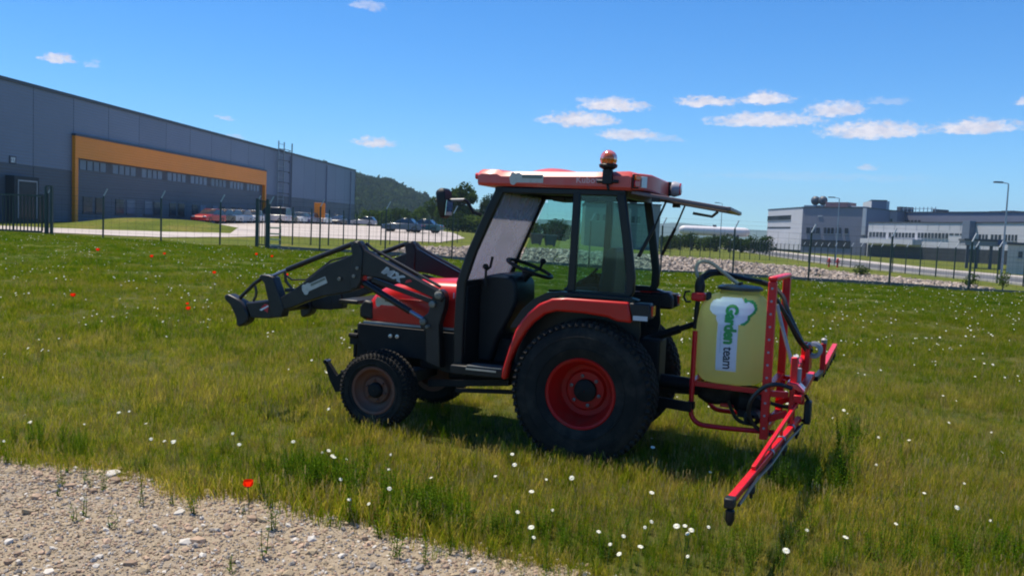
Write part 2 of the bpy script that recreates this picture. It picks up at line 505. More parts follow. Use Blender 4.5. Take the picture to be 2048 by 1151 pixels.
def meadow_mat():
    mm = bpy.data.materials.new('meadow_soil'); mm.use_nodes = True
    t = mm.node_tree; b = t.nodes['Principled BSDF']; b.inputs['Roughness'].default_value = 0.95
    b.inputs['Specular IOR Level'].default_value = 0.1
    geo = t.nodes.new('ShaderNodeNewGeometry')
    def nz(sc, det, ro=0.65):
        n = t.nodes.new('ShaderNodeTexNoise'); n.inputs['Scale'].default_value = sc; n.inputs['Detail'].default_value = det
        n.inputs['Roughness'].default_value = ro; t.links.new(geo.outputs['Position'], n.inputs['Vector']); return n
    r1 = t.nodes.new('ShaderNodeValToRGB')
    e = r1.color_ramp.elements
    e[0].position = 0.36; e[0].color = (0.085, 0.115, 0.012, 1)
    e[1].position = 0.7; e[1].color = (0.19, 0.165, 0.04, 1)
    x = e.new(0.52); x.color = (0.115, 0.14, 0.016, 1)
    t.links.new(nz(0.3, 8).outputs['Fac'], r1.inputs[0])
    r2 = t.nodes.new('ShaderNodeValToRGB')
    r2.color_ramp.elements[0].position = 0.42; r2.color_ramp.elements[0].color = (0.5, 0.5, 0.5, 1)
    r2.color_ramp.elements[1].position = 0.66; r2.color_ramp.elements[1].color = (1.25, 1.2, 1.2, 1)
    t.links.new(nz(9, 6).outputs['Fac'], r2.inputs[0])
    mx = t.nodes.new('ShaderNodeMix'); mx.data_type = 'RGBA'; mx.blend_type = 'MULTIPLY'; mx.inputs[0].default_value = 0.8
    t.links.new(r1.outputs[0], mx.inputs[6]); t.links.new(r2.outputs[0], mx.inputs[7])
    # brown tilth under the young meadow on this side of the fence, close turf beyond it
    sx = t.nodes.new('ShaderNodeSeparateXYZ'); t.links.new(geo.outputs['Position'], sx.inputs[0])
    mr = t.nodes.new('ShaderNodeMapRange'); mr.inputs[1].default_value = 14; mr.inputs[2].default_value = 34
    t.links.new(sx.outputs[1], mr.inputs[0])
    r3 = t.nodes.new('ShaderNodeValToRGB')
    r3.color_ramp.elements[0].position = 0.35; r3.color_ramp.elements[0].color = (0.040, 0.055, 0.008, 1)
    r3.color_ramp.elements[1].position = 0.68; r3.color_ramp.elements[1].color = (0.10, 0.095, 0.022, 1)
    t.links.new(nz(2.2, 8).outputs['Fac'], r3.inputs[0])
    m2 = t.nodes.new('ShaderNodeMix'); m2.data_type = 'RGBA'
    t.links.new(mr.outputs[0], m2.inputs[0]); t.links.new(r3.outputs[0], m2.inputs[6]); t.links.new(mx.outputs[2], m2.inputs[7])
    t.links.new(m2.outputs[2], b.inputs['Base Color'])
    bp = t.nodes.new('ShaderNodeBump'); bp.inputs['Strength'].default_value = 0.6; bp.inputs['Distance'].default_value = 0.05
    t.links.new(nz(14, 6).outputs['Fac'], bp.inputs['Height']); t.links.new(bp.outputs[0], b.inputs['Normal'])
    return mm
MEADOW = meadow_mat()
tag(mb.build('ground', MEADOW, smooth=80), kind='structure')

def sheet(name, poly, material, dz, sub=None, lim=1.2):
    """a flat sheet that follows the ground, outline given in x,y"""
    me = bpy.data.meshes.new(name)
    bm = bmesh.new()
    vs_ = [bm.verts.new((x, y, 0)) for x, y in poly]
    bm.faces.new(vs_)
    bm.normal_update()
    bmesh.ops.triangulate(bm, faces=bm.faces)
    for _ in range(sub or 0):
        bmesh.ops.subdivide_edges(bm, edges=[e for e in bm.edges if e.calc_length() > lim], cuts=1)
        bmesh.ops.triangulate(bm, faces=bm.faces)
    for v in bm.verts: v.co.z = gzf(v.co.x, v.co.y) + dz
    bmesh.ops.recalc_face_normals(bm, faces=bm.faces)
    if bm.faces and sum(f.normal.z for f in bm.faces) < 0: bmesh.ops.reverse_faces(bm, faces=bm.faces)
    bm.to_mesh(me); bm.free()
    me.materials.append(material)
    me.polygons.foreach_set('use_smooth', [True] * len(me.polygons))
    return link(bpy.data.objects.new(name, me))

# gravel in the near left corner
GRAVEL = mat('gravel', (0.245, 0.195, 0.135), 0.95, col2=(0.41, 0.335, 0.24), vscale=26, bump=1.0, bscale=55, dirt=(0.20, 0.19, 0.19), dirt_amt=0.65, dirt_scale=1.1, coords='Object', spec=0.2)
gb = [on_z(px, py) for px, py in ((-260, 893), (0, 912), (110, 925), (250, 940), (330, 962), (400, 985), (480, 988), (560, 1003), (660, 1022), (750, 1042), (840, 1072), (930, 1088), (1000, 1112), (1090, 1125), (1200, 1152), (1330, 1195), (1500, 1290))]
GB = [(p.x, p.y) for p in gb]
def jag(poly, amp, n=6):
    o = []
    for i in range(len(poly) - 1):
        for k in range(n):
            t = k / n
            o.append((poly[i][0] * (1 - t) + poly[i + 1][0] * t + random.uniform(-amp, amp), poly[i][1] * (1 - t) + poly[i + 1][1] * t + random.uniform(-amp, amp)))
    return o + [poly[-1]]
gravel = tag(sheet('gravel_path', jag(GB, 0.045) + [(2.5, 0.5), (-6, 0.5)], GRAVEL, 0.006, 3), kind='structure')
def edge_y(x):
    """y of the grass edge of the gravel at x"""
    xs_ = [p[0] for p in GB]; ys_ = [p[1] for p in GB]
    return float(np.interp(x, xs_, ys_))

# concrete yard and the road by the warehouse, left
CONC = mat('concrete', (0.40, 0.35, 0.32), 0.9, var=0.12, vscale=0.4, bump=0.1, bscale=8, dirt=(0.36, 0.33, 0.30), dirt_amt=0.5, dirt_scale=0.25)
ASPH = mat('asphalt', (0.085, 0.085, 0.09), 0.9, var=0.15, vscale=1.5, bump=0.2, bscale=30, dirt=(0.13, 0.125, 0.12), dirt_amt=0.4, dirt_scale=0.4)
KERB = mat('kerb_stone', (0.40, 0.38, 0.34), 0.85, var=0.12, vscale=3)
def G2(px, Y):
    p = ground(px, Y); return (p.x, p.y)
yard = [G2(-400, 41), G2(150, 43.5), G2(330, 46), G2(470, 53), G2(560, 60), G2(700, 62), G2(880, 66), G2(930, 85), G2(905, 110), G2(780, 150), G2(690, 152), G2(560, 128), G2(400, 92), G2(330, 80), G2(440, 74), G2(490, 66), G2(460, 58), G2(330, 55), G2(180, 53), G2(-60, 53), G2(-300, 53), G2(-500, 50)]
tag(sheet('concrete_yard', yard, CONC, 0.035, 9, 1.6), kind='structure')

# road on the right, behind the stone bank
def lane(p0, p1, off, s):
    a, b = Vector(p0), Vector(p1); d = (b - a).normalized(); n = Vector((-d.y, d.x))
    c = a + d * s + n * off
    return (c.x, c.y)
RA, RB = ground(2048, 44.5), ground(1500, 150)
RA2, RB2 = Vector((RA.x, RA.y)), Vector((RB.x, RB.y))
rd = (RB2 - RA2).normalized(); rn = Vector((rd.y, -rd.x))     # to the right of the way going away
LR = (RB2 - RA2).length
def rp(s, o): p = RA2 + rd * s + rn * o; return (p.x, p.y)
def strip(o0, o1, s0=-30, s1=LR + 60, n=40):
    return [rp(s0 + (s1 - s0) * k / n, o0) for k in range(n + 1)] + [rp(s0 + (s1 - s0) * k / n, o1) for k in range(n, -1, -1)]
tag(sheet('road', strip(0.0, 7.0), ASPH, 0.02), kind='structure')
def kerb(name, o0, o1, h):
    mb = MB(); n = 60; rings = []
    for k in range(n + 1):
        s = -30 + (LR + 90) * k / n
        a, b = rp(s, o0), rp(s, o1)
        za = gzf(*a); rings.append([Vector((a[0], a[1], za - .05)), Vector((b[0], b[1], za - .05)), Vector((b[0], b[1], za + h)), Vector((a[0], a[1], za + h))])
    mb.loft(rings)
    return tag(mb.build(name, KERB, smooth=0), kind='structure')
kerb('road_kerb_near', -0.3, -0.003, 0.12)
kerb('road_kerb_far', 7.003, 7.3, 0.12)
tag(sheet('pavement', strip(7.304, 10.5), CONC, 0.10), kind='structure')

# wooded hill behind the warehouse and blue ridges far off
HILLM = mat('far_woodland', (0.035, 0.055, 0.016), 0.95, col2=(0.06, 0.085, 0.025), vscale=0.03, bump=1.0, bscale=0.08, coords='Object', spec=0.05)
def ridge(name, prof, Y, depth, label=None, rough_=0.0, back=1.0):
    """a hill: prof is its skyline as (px, py) at distance Y; it rises from the plain over `depth` metres"""
    mb = MB(); rows = 14
    px = np.linspace(prof[0][0], prof[-1][0], 110)
    py = np.interp(px, [p[0] for p in prof], [p[1] for p in prof])
    rings = []
    for j in range(2 * rows + 1):
        t = j / rows
        ring = []
        for a, b in zip(px, py):
            top = at(a, b, Y)
            w = math.sin(min(t, 2 - t) * math.pi / 2)
            yy = Y - depth + depth * t
            nzv = rough_ * (math.sin(a * .05 + j) + math.sin(a * .021 * 3 - j * 1.7) + math.sin(a * .13 + j * 2.9)) if 0 < j < 2 * rows else 0
            ring.append(Vector((top.x, yy, -2.5 + (top.z + 2.5) * w + nzv * w)))
        rings.append(ring)
    mb.loft(rings, cap=False, closed=False)
    o = mb.build(name, HILLM, smooth=80, recalc=True)
    return tag(o, kind='structure')
hill = ridge('hill', [(300, 330), (520, 330), (640, 344), (712, 360), (745, 372), (790, 380), (822, 392), (850, 407), (900, 425), (980, 446), (1040, 462)], 720, 260, rough_=2.0)
ridge('far_ridge', [(760, 462), (860, 452), (1000, 444), (1060, 440), (1120, 438), (1170, 446), (1215, 452), (1290, 449), (1345, 445), (1400, 450), (1440, 456), (1475, 458), (1520, 460), (1600, 466), (1800, 478), (2048, 488), (2300, 500)], 3600, 900)

# ================================================================== BUILDINGS
class Facade:
    """a wall plane on the ground line A-B, seen from outside with A left and B right; s runs along, o out of the wall"""
    def __init__(s, A, B):
        s.A = Vector((A[0], A[1], 0)); d = Vector((B[0] - A[0], B[1] - A[1], 0)); s.len = d.length
        s.d = d.normalized(); s.n = Vector((s.d.y, -s.d.x, 0))
        s.mtx = Matrix.Identity(4)
        for i in range(3):
            s.mtx[i][0], s.mtx[i][1], s.mtx[i][2], s.mtx[i][3] = s.d[i], -s.n[i], (0, 0, 1)[i], s.A[i]
    def sz(s, px, py, o=0.0):
        r = ray(px, py); P0 = s.A + s.n * o
        t = (P0 - CAM).dot(s.n) / r.dot(s.n); p = CAM + r * t
        return (p - s.A).dot(s.d), p.z
def bx(fc, parent, name, m_, s0, s1, z0, z1, o0, o1, bevel=0):
    """box on a facade; local x along the wall, y into the building, z up; o is out of the wall"""
    mb = MB().box(s0, s1, -o1, -o0, z0, z1)
    return mb.build(name, m_, parent, bevel=bevel, smooth=0)
def frame_empty(name, fc):
    e = empty(name); e.matrix_world = fc.mtx
    return e

CLAD = mat('grey_cladding', (0.16, 0.19, 0.265), 0.55, 0.0, var=0.05, vscale=0.3, objrand=0.05)
CLADD = mat('dark_cladding', (0.075, 0.088, 0.115), 0.55, var=0.06, vscale=0.4, objrand=0.05)
ORANGE = mat('orange_cladding', (0.86, 0.25, 0.006), 0.5, var=0.05, vscale=0.4)
CAP = mat('dark_flashing', (0.05, 0.055, 0.07), 0.5)
PANE = mat('window_pane', (0.14, 0.17, 0.235), 0.25, 0.0, spec=0.3, var=0.15, vscale=0.2, objrand=0.28)
PANED = mat('dark_pane', (0.026, 0.032, 0.045), 0.2, spec=0.4, objrand=0.5)
PIER = mat('grey_pier', (0.06, 0.065, 0.085), 0.6)
WCLAD = mat('white_cladding', (0.46, 0.47, 0.51), 0.6, var=0.05, vscale=0.3, objrand=0.04)
GCLAD = mat('bluegrey_cladding', (0.17, 0.18, 0.24), 0.6, var=0.06, vscale=0.3, objrand=0.04)
DARKB = mat('dark_plinth_and_shade', (0.02, 0.026, 0.034), 0.7, var=0.2, vscale=1)  # dark plinth colour, also used for bands that stand for shade
GALV = mat('galvanised', (0.30, 0.32, 0.36), 0.45, 0.7, var=0.1)

def ribs(mm, scale, amt):
    # fine level ribs of profiled sheet
    t = mm.node_tree; b = t.nodes['Principled BSDF']
    tcn = t.nodes.new('ShaderNodeTexCoord'); wv = t.nodes.new('ShaderNodeTexWave'); wv.bands_direction = 'Z'
    wv.inputs['Scale'].default_value = scale; wv.inputs['Distortion'].default_value = 0.0
    t.links.new(tcn.outputs['Object'], wv.inputs['Vector'])
    bp = t.nodes.new('ShaderNodeBump'); bp.inputs['Strength'].default_value = amt; bp.inputs['Distance'].default_value = 0.03
    t.links.new(wv.outputs['Fac'], bp.inputs['Height']); t.links.new(bp.outputs[0], b.inputs['Normal'])
for mm in (CLAD, CLADD, ORANGE, WCLAD, GCLAD): ribs(mm, 1.3, 0.5)
# --- warehouse with the orange portal
wB = at(708, 440, 155)
vp = ray(1196, 456); vd = Vector((vp.x, vp.y, 0)).normalized()
wA = Vector((wB.x, wB.y, 0)) - vd * 118
fw_ = Facade((wA.x, wA.y), (wB.x, wB.y))
wh = frame_empty('warehouse', fw_)
tag(wh, 'long grey warehouse with an orange portal band across its front', 'warehouse')
ZG = 0.4
s_, ztop = fw_.sz(708, 335); ztop_a = fw_.sz(200, 208)[1]
ztop = (ztop + ztop_a) / 2 - 0.32
_, zpl = fw_.sz(600, 394); zpl = (zpl + fw_.sz(100, 342)[1]) / 2
so0, zo1 = fw_.sz(147, 274); so1, zo1b = fw_.sz(528, 341); zo1 = (zo1 + zo1b) / 2
zo0 = (fw_.sz(160, 317)[1] + fw_.sz(500, 366)[1]) / 2
sL = fw_.len
# cladding panels bay by bay, with joints
bay = (so1 - so0) / 8
k0 = math.floor(-so0 / bay) - 0
edges = sorted(set([0.0, sL] + [so0 + i * bay for i in range(-12, 16) if 0.5 < so0 + i * bay < sL - 0.5]))
bx(fw_, wh, 'wall_core', CAP, 0, sL, ZG - 2, ztop - 0.06, -60, -0.16)
for a, b in zip(edges[:-1], edges[1:]):
    mid = (a + b) / 2
    inside = so0 < mid < so1
    if inside:
        bx(fw_, wh, 'wall_panel', CLAD, a + .03, b - .03, zo1 + .02, ztop, -0.15, 0)
    else:
        bx(fw_, wh, 'wall_panel', CLAD, a + .03, b - .03, zpl + .03, ztop, -0.15, 0)
        bx(fw_, wh, 'plinth_panel', CLADD, a + .03, b - .03, ZG - 1.5, zpl, -0.15, 0.02)
bx(fw_, wh, 'parapet_cap', CAP, -.1, sL + .1, ztop + 0.002, ztop + .25, -0.6, 0.12)
pb = empty('orange_portal', parent=wh)
bx(fw_, pb, 'lintel_band', ORANGE, so0 - .2, so1 + .2, zo0, zo1, -0.1, 0.3)
bx(fw_, pb, 'portal_post', ORANGE, so0 - .2, so0 + .25, ZG - 1, zo0 - .004, -0.1, 0.3)
bx(fw_, pb, 'portal_post', ORANGE, so1 - .25, so1 + .2, ZG - 1, zo0 - .004, -0.1, 0.3)
bx(fw_, pb, 'portal_capping', CAP, so0 - .25, so1 + .25, zo1 + .004, zo1 + .16, -0.1, 0.36)
# recessed office front below the band
bx(fw_, wh, 'recess_wall', CLADD, so0 + .25, so1 - .25, ZG - 1.5, zo0 - .004, -0.158, -0.1)
zw1 = zo0 - .12; zw0 = (fw_.sz(281, 355)[1] + fw_.sz(475, 377)[1]) / 2
nb = 8; st = (so1 - so0 - 1.3) / nb
for i in range(nb):
    a = so0 + .65 + i * st
    w = bx(fw_, wh, 'window', PANE, a + .35, a + st - .75, zw0, zw1, -0.098, -0.05)
    for q in range(1, 4):
        ss = a + .35 + (st - 1.1) * q / 4
        bx(fw_, w, 'mullion', PIER, ss - .05, ss + .05, zw0 + .02, zw1 - .02, -0.048, -0.01)
    bx(fw_, wh, 'pier', PIER, a + st - .73, a + st + .33, zw0, zw1, -0.098, -0.04)
zl1 = zpl - 0.9
for i in range(nb):
    a = so0 + .65 + i * st
    for q in (0.18, 0.55):
        w = bx(fw_, wh, 'window', PANED if (i + int(q * 10)) % 3 else PANE, a + st * q, a + st * (q + .27), ZG + 1.3, ZG + 2.6, -0.098, -0.05)
        bx(fw_, w, 'frame', PIER, a + st * q - .08, a + st * (q + .27) + .08, ZG + 1.18, ZG + 1.29, -0.095, 0.0)
# loading dock, left of the portal, with its number
sd0, zd1 = fw_.sz(10, 350); sd1, _ = fw_.sz(60, 360)
dk = empty('loading_dock', parent=wh)
bx(fw_, dk, 'dock_shelter', DARKB, sd0, sd1, ZG - .5, zd1, 0.02, 0.75)
bx(fw_, dk, 'dock_frame', GALV, sd0 + .35, sd1 - .25, zd1 - .38, zd1 - .28, 0.752, 0.80)
bx(fw_, dk, 'dock_frame', GALV, sd0 + .35, sd0 + .43, ZG + .6, zd1 - .385, 0.752, 0.80)
bx(fw_, dk, 'dock_frame', GALV, sd1 - .33, sd1 - .25, ZG + .6, zd1 - .385, 0.752, 0.80)
bx(fw_, dk, 'dock_door', PANED, sd0 + .5, sd1 - .4, ZG + .6, zd1 - .45, 0.752, 0.775)
sn0, zn1 = fw_.sz(18, 311); sn1, zn0 = fw_.sz(31, 328)
sg = bx(fw_, wh, 'number_sign', PIER, sn0, sn1, zn0, zn1, 0.004, 0.06)
mg = (sn1 - sn0) * .12
bx(fw_, sg, 'sign_face', mat('sign_face', (0.22, 0.24, 0.3), .6), sn0 + mg, sn1 - mg, zn0 + mg * .8, zn1 - mg * .8, 0.062, 0.07)
text_obj('number', '27', (zn1 - zn0) * .78, WHITE, sg, (sn0 + mg * 1.5, -0.075, zn0 + (zn1 - zn0) * .22), (1, 0, 0), (0, 0, 1), bold=.015)
bx(fw_, wh, 'side_door', PANED, *[fw_.sz(p, 400)[0] for p in (66, 92)], ZG - .5, fw_.sz(75, 388)[1], 0.022, 0.06)
# caged ladder up to the roof
sl0, _ = fw_.sz(551, 380); sl1, _ = fw_.sz(571, 380); zlt = fw_.sz(560, 283)[1]
ld = empty('roof_ladder', parent=wh)
for q, s in enumerate((sl0, sl0 + (sl1 - sl0) * .55, sl1)):
    bx(fw_, ld, 'stile', GALV if q < 2 else PIER, s - .07, s + .07, ZG + 1, zlt, 0.25 + (q == 2) * .5, 0.37 + (q == 2) * .5)
zz = ZG + 1.2
while zz < zlt:
    bx(fw_, ld, 'rung', GALV, sl0 + .074, sl0 + (sl1 - sl0) * .55 - .074, zz, zz + .06, 0.28, 0.34)
    zz += 0.75
zz = ZG + 3.5
while zz < zlt + .05:
    mb = MB(); c0 = (sl0 + sl1) / 2; r_ = (sl1 - sl0) / 2 + .04
    mb.tube([(c0 + r_ * math.cos(a), -0.3 - 0.75 * math.sin(a), zz) for a in np.linspace(0, math.pi, 9)], .05, 5)
    mb.build('cage_hoop', PIER, ld)
    zz += 1.5
for s in (.22, .61, .93):
    q = so1 + (sL - so1) * s
    bx(fw_, wh, 'downpipe', CLAD, q, q + .14, ZG, ztop - .3, 0.024, 0.16)
bx(fw_, wh, 'corner_trim', CLADD, sL - .02, sL + .12, ZG - 1, ztop, -0.3, 0.05)
# orange board by the far end
p = ground(638, 120)
tot_ = empty('totem_sign', p)
mb = MB().box(-.75, .75, -.12, .12, .9, 3.0); mb.build('sign_board', ORANGE, tot_, bevel=.02)
for s in (-.5, .5): MB().box(s - .06, s + .06, -.06, .06, -.1, .898).build('leg', PIER, tot_)
tag(tot_, 'small orange sign board on legs before the far end of the warehouse', 'sign')

# --- office and factory block on the right
def block(name, label, A, B, depth, z0, z1, m_, cat='building'):
    fc = Facade(A, B)
    e = frame_empty(name, fc); tag(e, label, cat)
    bx(fc, e, 'wall', m_, 0, fc.len, z0, z1, -depth, 0)
    bx(fc, e, 'roof_edge', CAP, -.12, fc.len + .12, z1 + .003, z1 + .22, -depth - .1, 0.12)
    return fc, e
def P2(px, Y): p = at(px, 480, Y); return (p.x, p.y)
def wins(fc, e, px0, px1, py0, py1, n, gap, m_=PANED, o=0.0, frame=True):
    s0, z1 = fc.sz(px0, py0); s1, z0 = fc.sz(px1, py1)
    z1 = (z1 + fc.sz(px1, py0)[1]) / 2; z0 = (z0 + fc.sz(px0, py1)[1]) / 2
    w = (s1 - s0) / n
    for i in range(n):
        a, b = s0 + i * w + gap / 2, s0 + (i + 1) * w - gap / 2
        g = bx(fc, e, 'window', m_, a, b, z0, z1, o + 0.004, o + 0.05)
        if frame:
            bx(fc, g, 'sill', GALV, a - .05, b + .05, z0 - .12, z0 - .004, o + 0.004, o + 0.14)
def band(fc, e, name, m_, px0, px1, py0, py1, o0=0.004, o1=0.08):
    s0, z1 = fc.sz(px0, py0); s1, z0 = fc.sz(px1, py1)
    return bx(fc, e, name, m_, s0, s1, z0, z1, o0, o1)
Z0 = -1.2
# corner block: white left face, grey right face (front facade is the grey one)
C1, C2, C0 = P2(1602, 181), P2(1731, 171), P2(1533, 203)
f1, b1 = block('office_block', 'boxy office block with a white left face and a grey front', C1, C2, 30, Z0, 9.0, GCLAD)
fl = Facade(C0, C1)
side = frame_empty('white_side', fl); side.parent = b1
side.matrix_local = f1.mtx.inverted() @ fl.mtx
bx(fl, side, 'side_wall', WCLAD, 0, fl.len - .01, Z0 + 1.2, 9.0, -20, 0.0)
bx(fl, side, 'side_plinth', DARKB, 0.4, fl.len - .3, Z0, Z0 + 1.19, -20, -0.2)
bx(fl, side, 'side_roof_edge', CAP, -.1, fl.len - .13, 9.003, 9.2, -8, 0.1)
wins(fl, side, 1535.5, 1582, 431, 440, 6, .12)
wins(fl, side, 1535, 1581, 453.5, 456.5, 1, .1, frame=False)
wins(f1, b1, 1612, 1640, 455, 467, 3, .25); wins(f1, b1, 1647, 1668, 455, 467, 3, .25); wins(f1, b1, 1671, 1683, 455, 467, 2, .25); wins(f1, b1, 1689, 1697, 456, 467, 1, .2)
band(f1, b1, 'recess_shade_band', DARKB, 1604, 1700, 478, 497, 0.004, 0.06)  # flat dark band on the wall, paints the shade of a set-back ground floor
band(f1, b1, 'roof_light_strip', WCLAD, 1636, 1645, 431, 433)
band(f1, b1, 'drain_pipe', WCLAD, 1727.5, 1731, 416, 470, 0.02, 0.35)
def rooftop(fc, e, name, m_, px0, px1, py0, py1, back, deep):
    # box standing on the roof, set back from the facade
    s0, z1 = fc.sz(px0, py0, -back); s1, z0 = fc.sz(px1, py1, -back)
    return bx(fc, e, name, m_, s0, s1, z0, z1, -back - deep, -back, bevel=.03)
REDB = mat('brown_unit', (0.23, 0.13, 0.14), .7)
rooftop(f1, b1, 'roof_unit', REDB, 1651, 1695, 404, 417, 3, 4)
for c in (1631, 1646):
    s0, zc = f1.sz(c, 401, -4)
    o = MB().sphere((s0, 4, zc), .95, 12, 8, (1, 1, 1.05)).build('roof_vent', mat('vent_dark', (.07, .08, .1), .5), b1)
    bx(f1, o, 'vent_stem', GALV, s0 - .3, s0 + .3, 9.0, zc - .6, -4.3, -3.7)
rooftop(f1, b1, 'roof_duct', GALV, 1608, 1650, 410, 416.5, 5, 2)
rooftop(f1, b1, 'roof_duct', WCLAD, 1699, 1726, 412, 417, 4, 3)
# penthouse block further back
f2, b2 = block('rear_block', 'tall grey plant room rising behind the office block roof', P2(1738, 203), P2(1768, 202), 14, 6, at(1750, 401, 202).z, GCLAD)
f2l = Facade(P2(1721, 213), P2(1738, 203))
w2 = frame_empty('side_face', f2l); w2.parent = b2; w2.matrix_local = f2.mtx.inverted() @ f2l.mtx
bx(f2l, w2, 'light_side_wall', WCLAD, 0, f2l.len - .01, 6, at(1750, 401, 202).z - .01, -4, 0)
# middle pinkish block, long blue grey block behind, long white front
f3, b3 = block('middle_block', 'pinkish grey upper storey beside the plant room', P2(1733, 180), P2(1791, 178), 20, Z0, at(1760, 421, 178).z, mat('pinkgrey', (0.25, 0.235, 0.27), .6, var=.05))
wins(f3, b3, 1742, 1750, 437, 444, 1, .1); wins(f3, b3, 1756, 1786, 437, 444, 4, .3)
f4, b4 = block('long_factory_hall', 'long dark blue grey factory hall behind the white front', P2(1790, 186), P2(2150, 150), 40, Z0, at(1900, 424.5, 172).z, GCLAD)
wins(f4, b4, 1800, 1842, 440, 445, 6, .3, frame=False)
for a, b, c, d_ in ((1794, 1801, 413, 424), (1865, 1871, 418, 425), (1941, 1975, 423, 430), (1978, 2000, 422, 431), (2003, 2024, 421, 432), (2026, 2042, 424, 432)):
    rooftop(f4, b4, 'roof_unit', PIER, a, b, c, d_, 6, 4)
for k in range(9):
    s0, z0 = f4.sz(1806 + k * 8, 424, -3)
    bx(f4, b4, 'roof_railing_post', GALV, s0, s0 + .12, z0 - .4, z0 + 1.1, -3.1, -3)
s0, z0 = f4.sz(1804, 417, -3); s1, _ = f4.sz(1872, 418, -3)
bx(f4, b4, 'roof_railing', GALV, s0, s1, z0 - .1, z0, -2.98, -2.9)
f5, b5 = block('white_office_wing', 'long white low office wing with strips of dark windows', P2(1735, 166), P2(2140, 121), 16, Z0, at(1740, 446, 166).z, WCLAD)
wins(f5, b5, 1738, 1772, 464, 473.5, 5, .25); wins(f5, b5, 1777, 1830, 465, 474.5, 8, .25); wins(f5, b5, 1835, 1897, 465.5, 476, 9, .25); wins(f5, b5, 1898, 1930, 466.5, 470, 3, .25, frame=False)
wins(f5, b5, 1957, 1976, 469, 479, 3, .25); wins(f5, b5, 1981, 2003, 469, 480, 3, .25); wins(f5, b5, 2009, 2035, 469, 481, 4, .25)
band(f5, b5, 'glass_stair_tower', PANE, 1938, 1950, 442, 479, 0.004, 1.2)
s_a = f5.sz(1736, 490)[0]; s_b = f5.sz(1842, 490)[0]
bx(f5, b5, 'canopy', WCLAD, s_a, s_b, f5.sz(1790, 488)[1], f5.sz(1790, 478)[1], 0.004, 1.8)
bx(f5, b5, 'ground_floor_shade', DARKB, s_a, f5.len - 2, Z0, f5.sz(1790, 492)[1], 0.004, 0.05)  # dark slab on the wall, its colour stands for ground floor shade
for a in range(1745, 1935, 22):
    s0, _ = f5.sz(a, 460)
    bx(f5, b5, 'panel_joint', GALV, s0, s0 + .06, f5.sz(a, 461)[1], f5.sz(a, 448)[1], 0.003, 0.03)
# gatehouse canopy and cream gatehouse
f6, b6 = block('gatehouse_canopy', 'flat grey canopy on dark posts before the white wing', P2(1931, 97.5), P2(2009, 96), 7, at(1960, 491, 97).z, at(1960, 481.5, 97).z, mat('canopy_grey', (.2, .21, .24), .6), 'canopy')
for a in (1933, 1952, 1980, 2000):
    s0, _ = f6.sz(a, 500)
    bx(f6, b6, 'post', PIER, s0, s0 + .3, Z0, f6.sz(1960, 491)[1] - .003, -0.6, -0.2)
band(f6, b6, 'blue_sign_box', mat('blue_sign', (.03, .06, .16), .5), 1996, 2009, 480, 491, 0.125, 0.3)
f7, b7 = block('gatehouse', 'small cream gatehouse at the right edge behind the fence', P2(2017, 79), P2(2110, 77), 9, Z0, at(2030, 489, 78).z, mat('cream_wall', (.52, .46, .42), .8, var=.06))
wins(f7, b7, 2036, 2046, 503, 515, 1, .1)
# block seen through the cab, in the middle
f8, b8 = block('grey_hall', 'plain grey hall seen through the tractor cab windows', P2(1168, 125.5), P2(1318, 125), 14, -.8, at(1240, 408, 125).z, mat('hall_grey', (.16, .185, .19), .6, var=.05))
wins(f8, b8, 1190, 1215, 428, 441, 2, .5); wins(f8, b8, 1261, 1282, 433, 446, 2, .3)
rooftop(f8, b8, 'roof_unit', PIER, 1261, 1274, 402, 408, 2, 2)

# --- white storage tank, skips, hydrants
p = at(1428, 470, 205)
e = empty('storage_tank', (p.x, p.y, gzf(p.x, p.y)), R(-4)); tag(e, 'white cylindrical storage tank lying beyond the hedge', 'tank')
zc = at(1428, 462, 205).z - gzf(p.x, p.y); L2 = 8.4
WT = mat('white_tank', (.62, .60, .62), .45, var=.06, vscale=.6)
MB().lathe([(0.02, -L2), (.55, -L2 + .1), (.9, -L2 + .5), (1.08, -L2 + 1.1), (1.1, -L2 + 1.5), (1.1, L2 - 1.5), (1.08, L2 - 1.1), (.9, L2 - .5), (.55, L2 - .1), (0.02, L2)], (0, 0, zc), 'x', 20).build('shell', WT, e)
for s in (-5.5, 0, 5.5): MB().box(s - .25, s + .25, -.8, .8, -.5, zc - .7).build('saddle', PIER, e)
MB().box(-.4, .4, -.3, .3, zc + 1.05, zc + 1.5).build('manway', PIER, e)
for i, (px, col, lab) in enumerate(((1073, (.20, .10, .08), 'rust brown waste skip standing in the grass, seen through the cab'), (1101, (.03, .07, .06), 'dark green waste skip beside the brown one, seen through the cab'))):
    g_ = ground(px, 92)
    e = empty('waste_skip', g_, R(3)); tag(e, lab, 'skip', 'two waste skips')
    mm = mat('skip_%d' % i, col, .6, var=.2, vscale=2)
    MB().prism([(-.5, .1), (.5, .1), (.68, 1.15), (-.68, 1.15)], -.6, .6).build('body', mm, e, bevel=.02)
    MB().box(-.72, .72, -.63, .63, 1.153, 1.22).build('rim', mat('skip_rim', (.2, .2, .2), .6), e)
    for s in (-.4, .4): MB().box(s - .06, s + .06, -.55, .55, -.1, .098).build('skid', PIER, e)
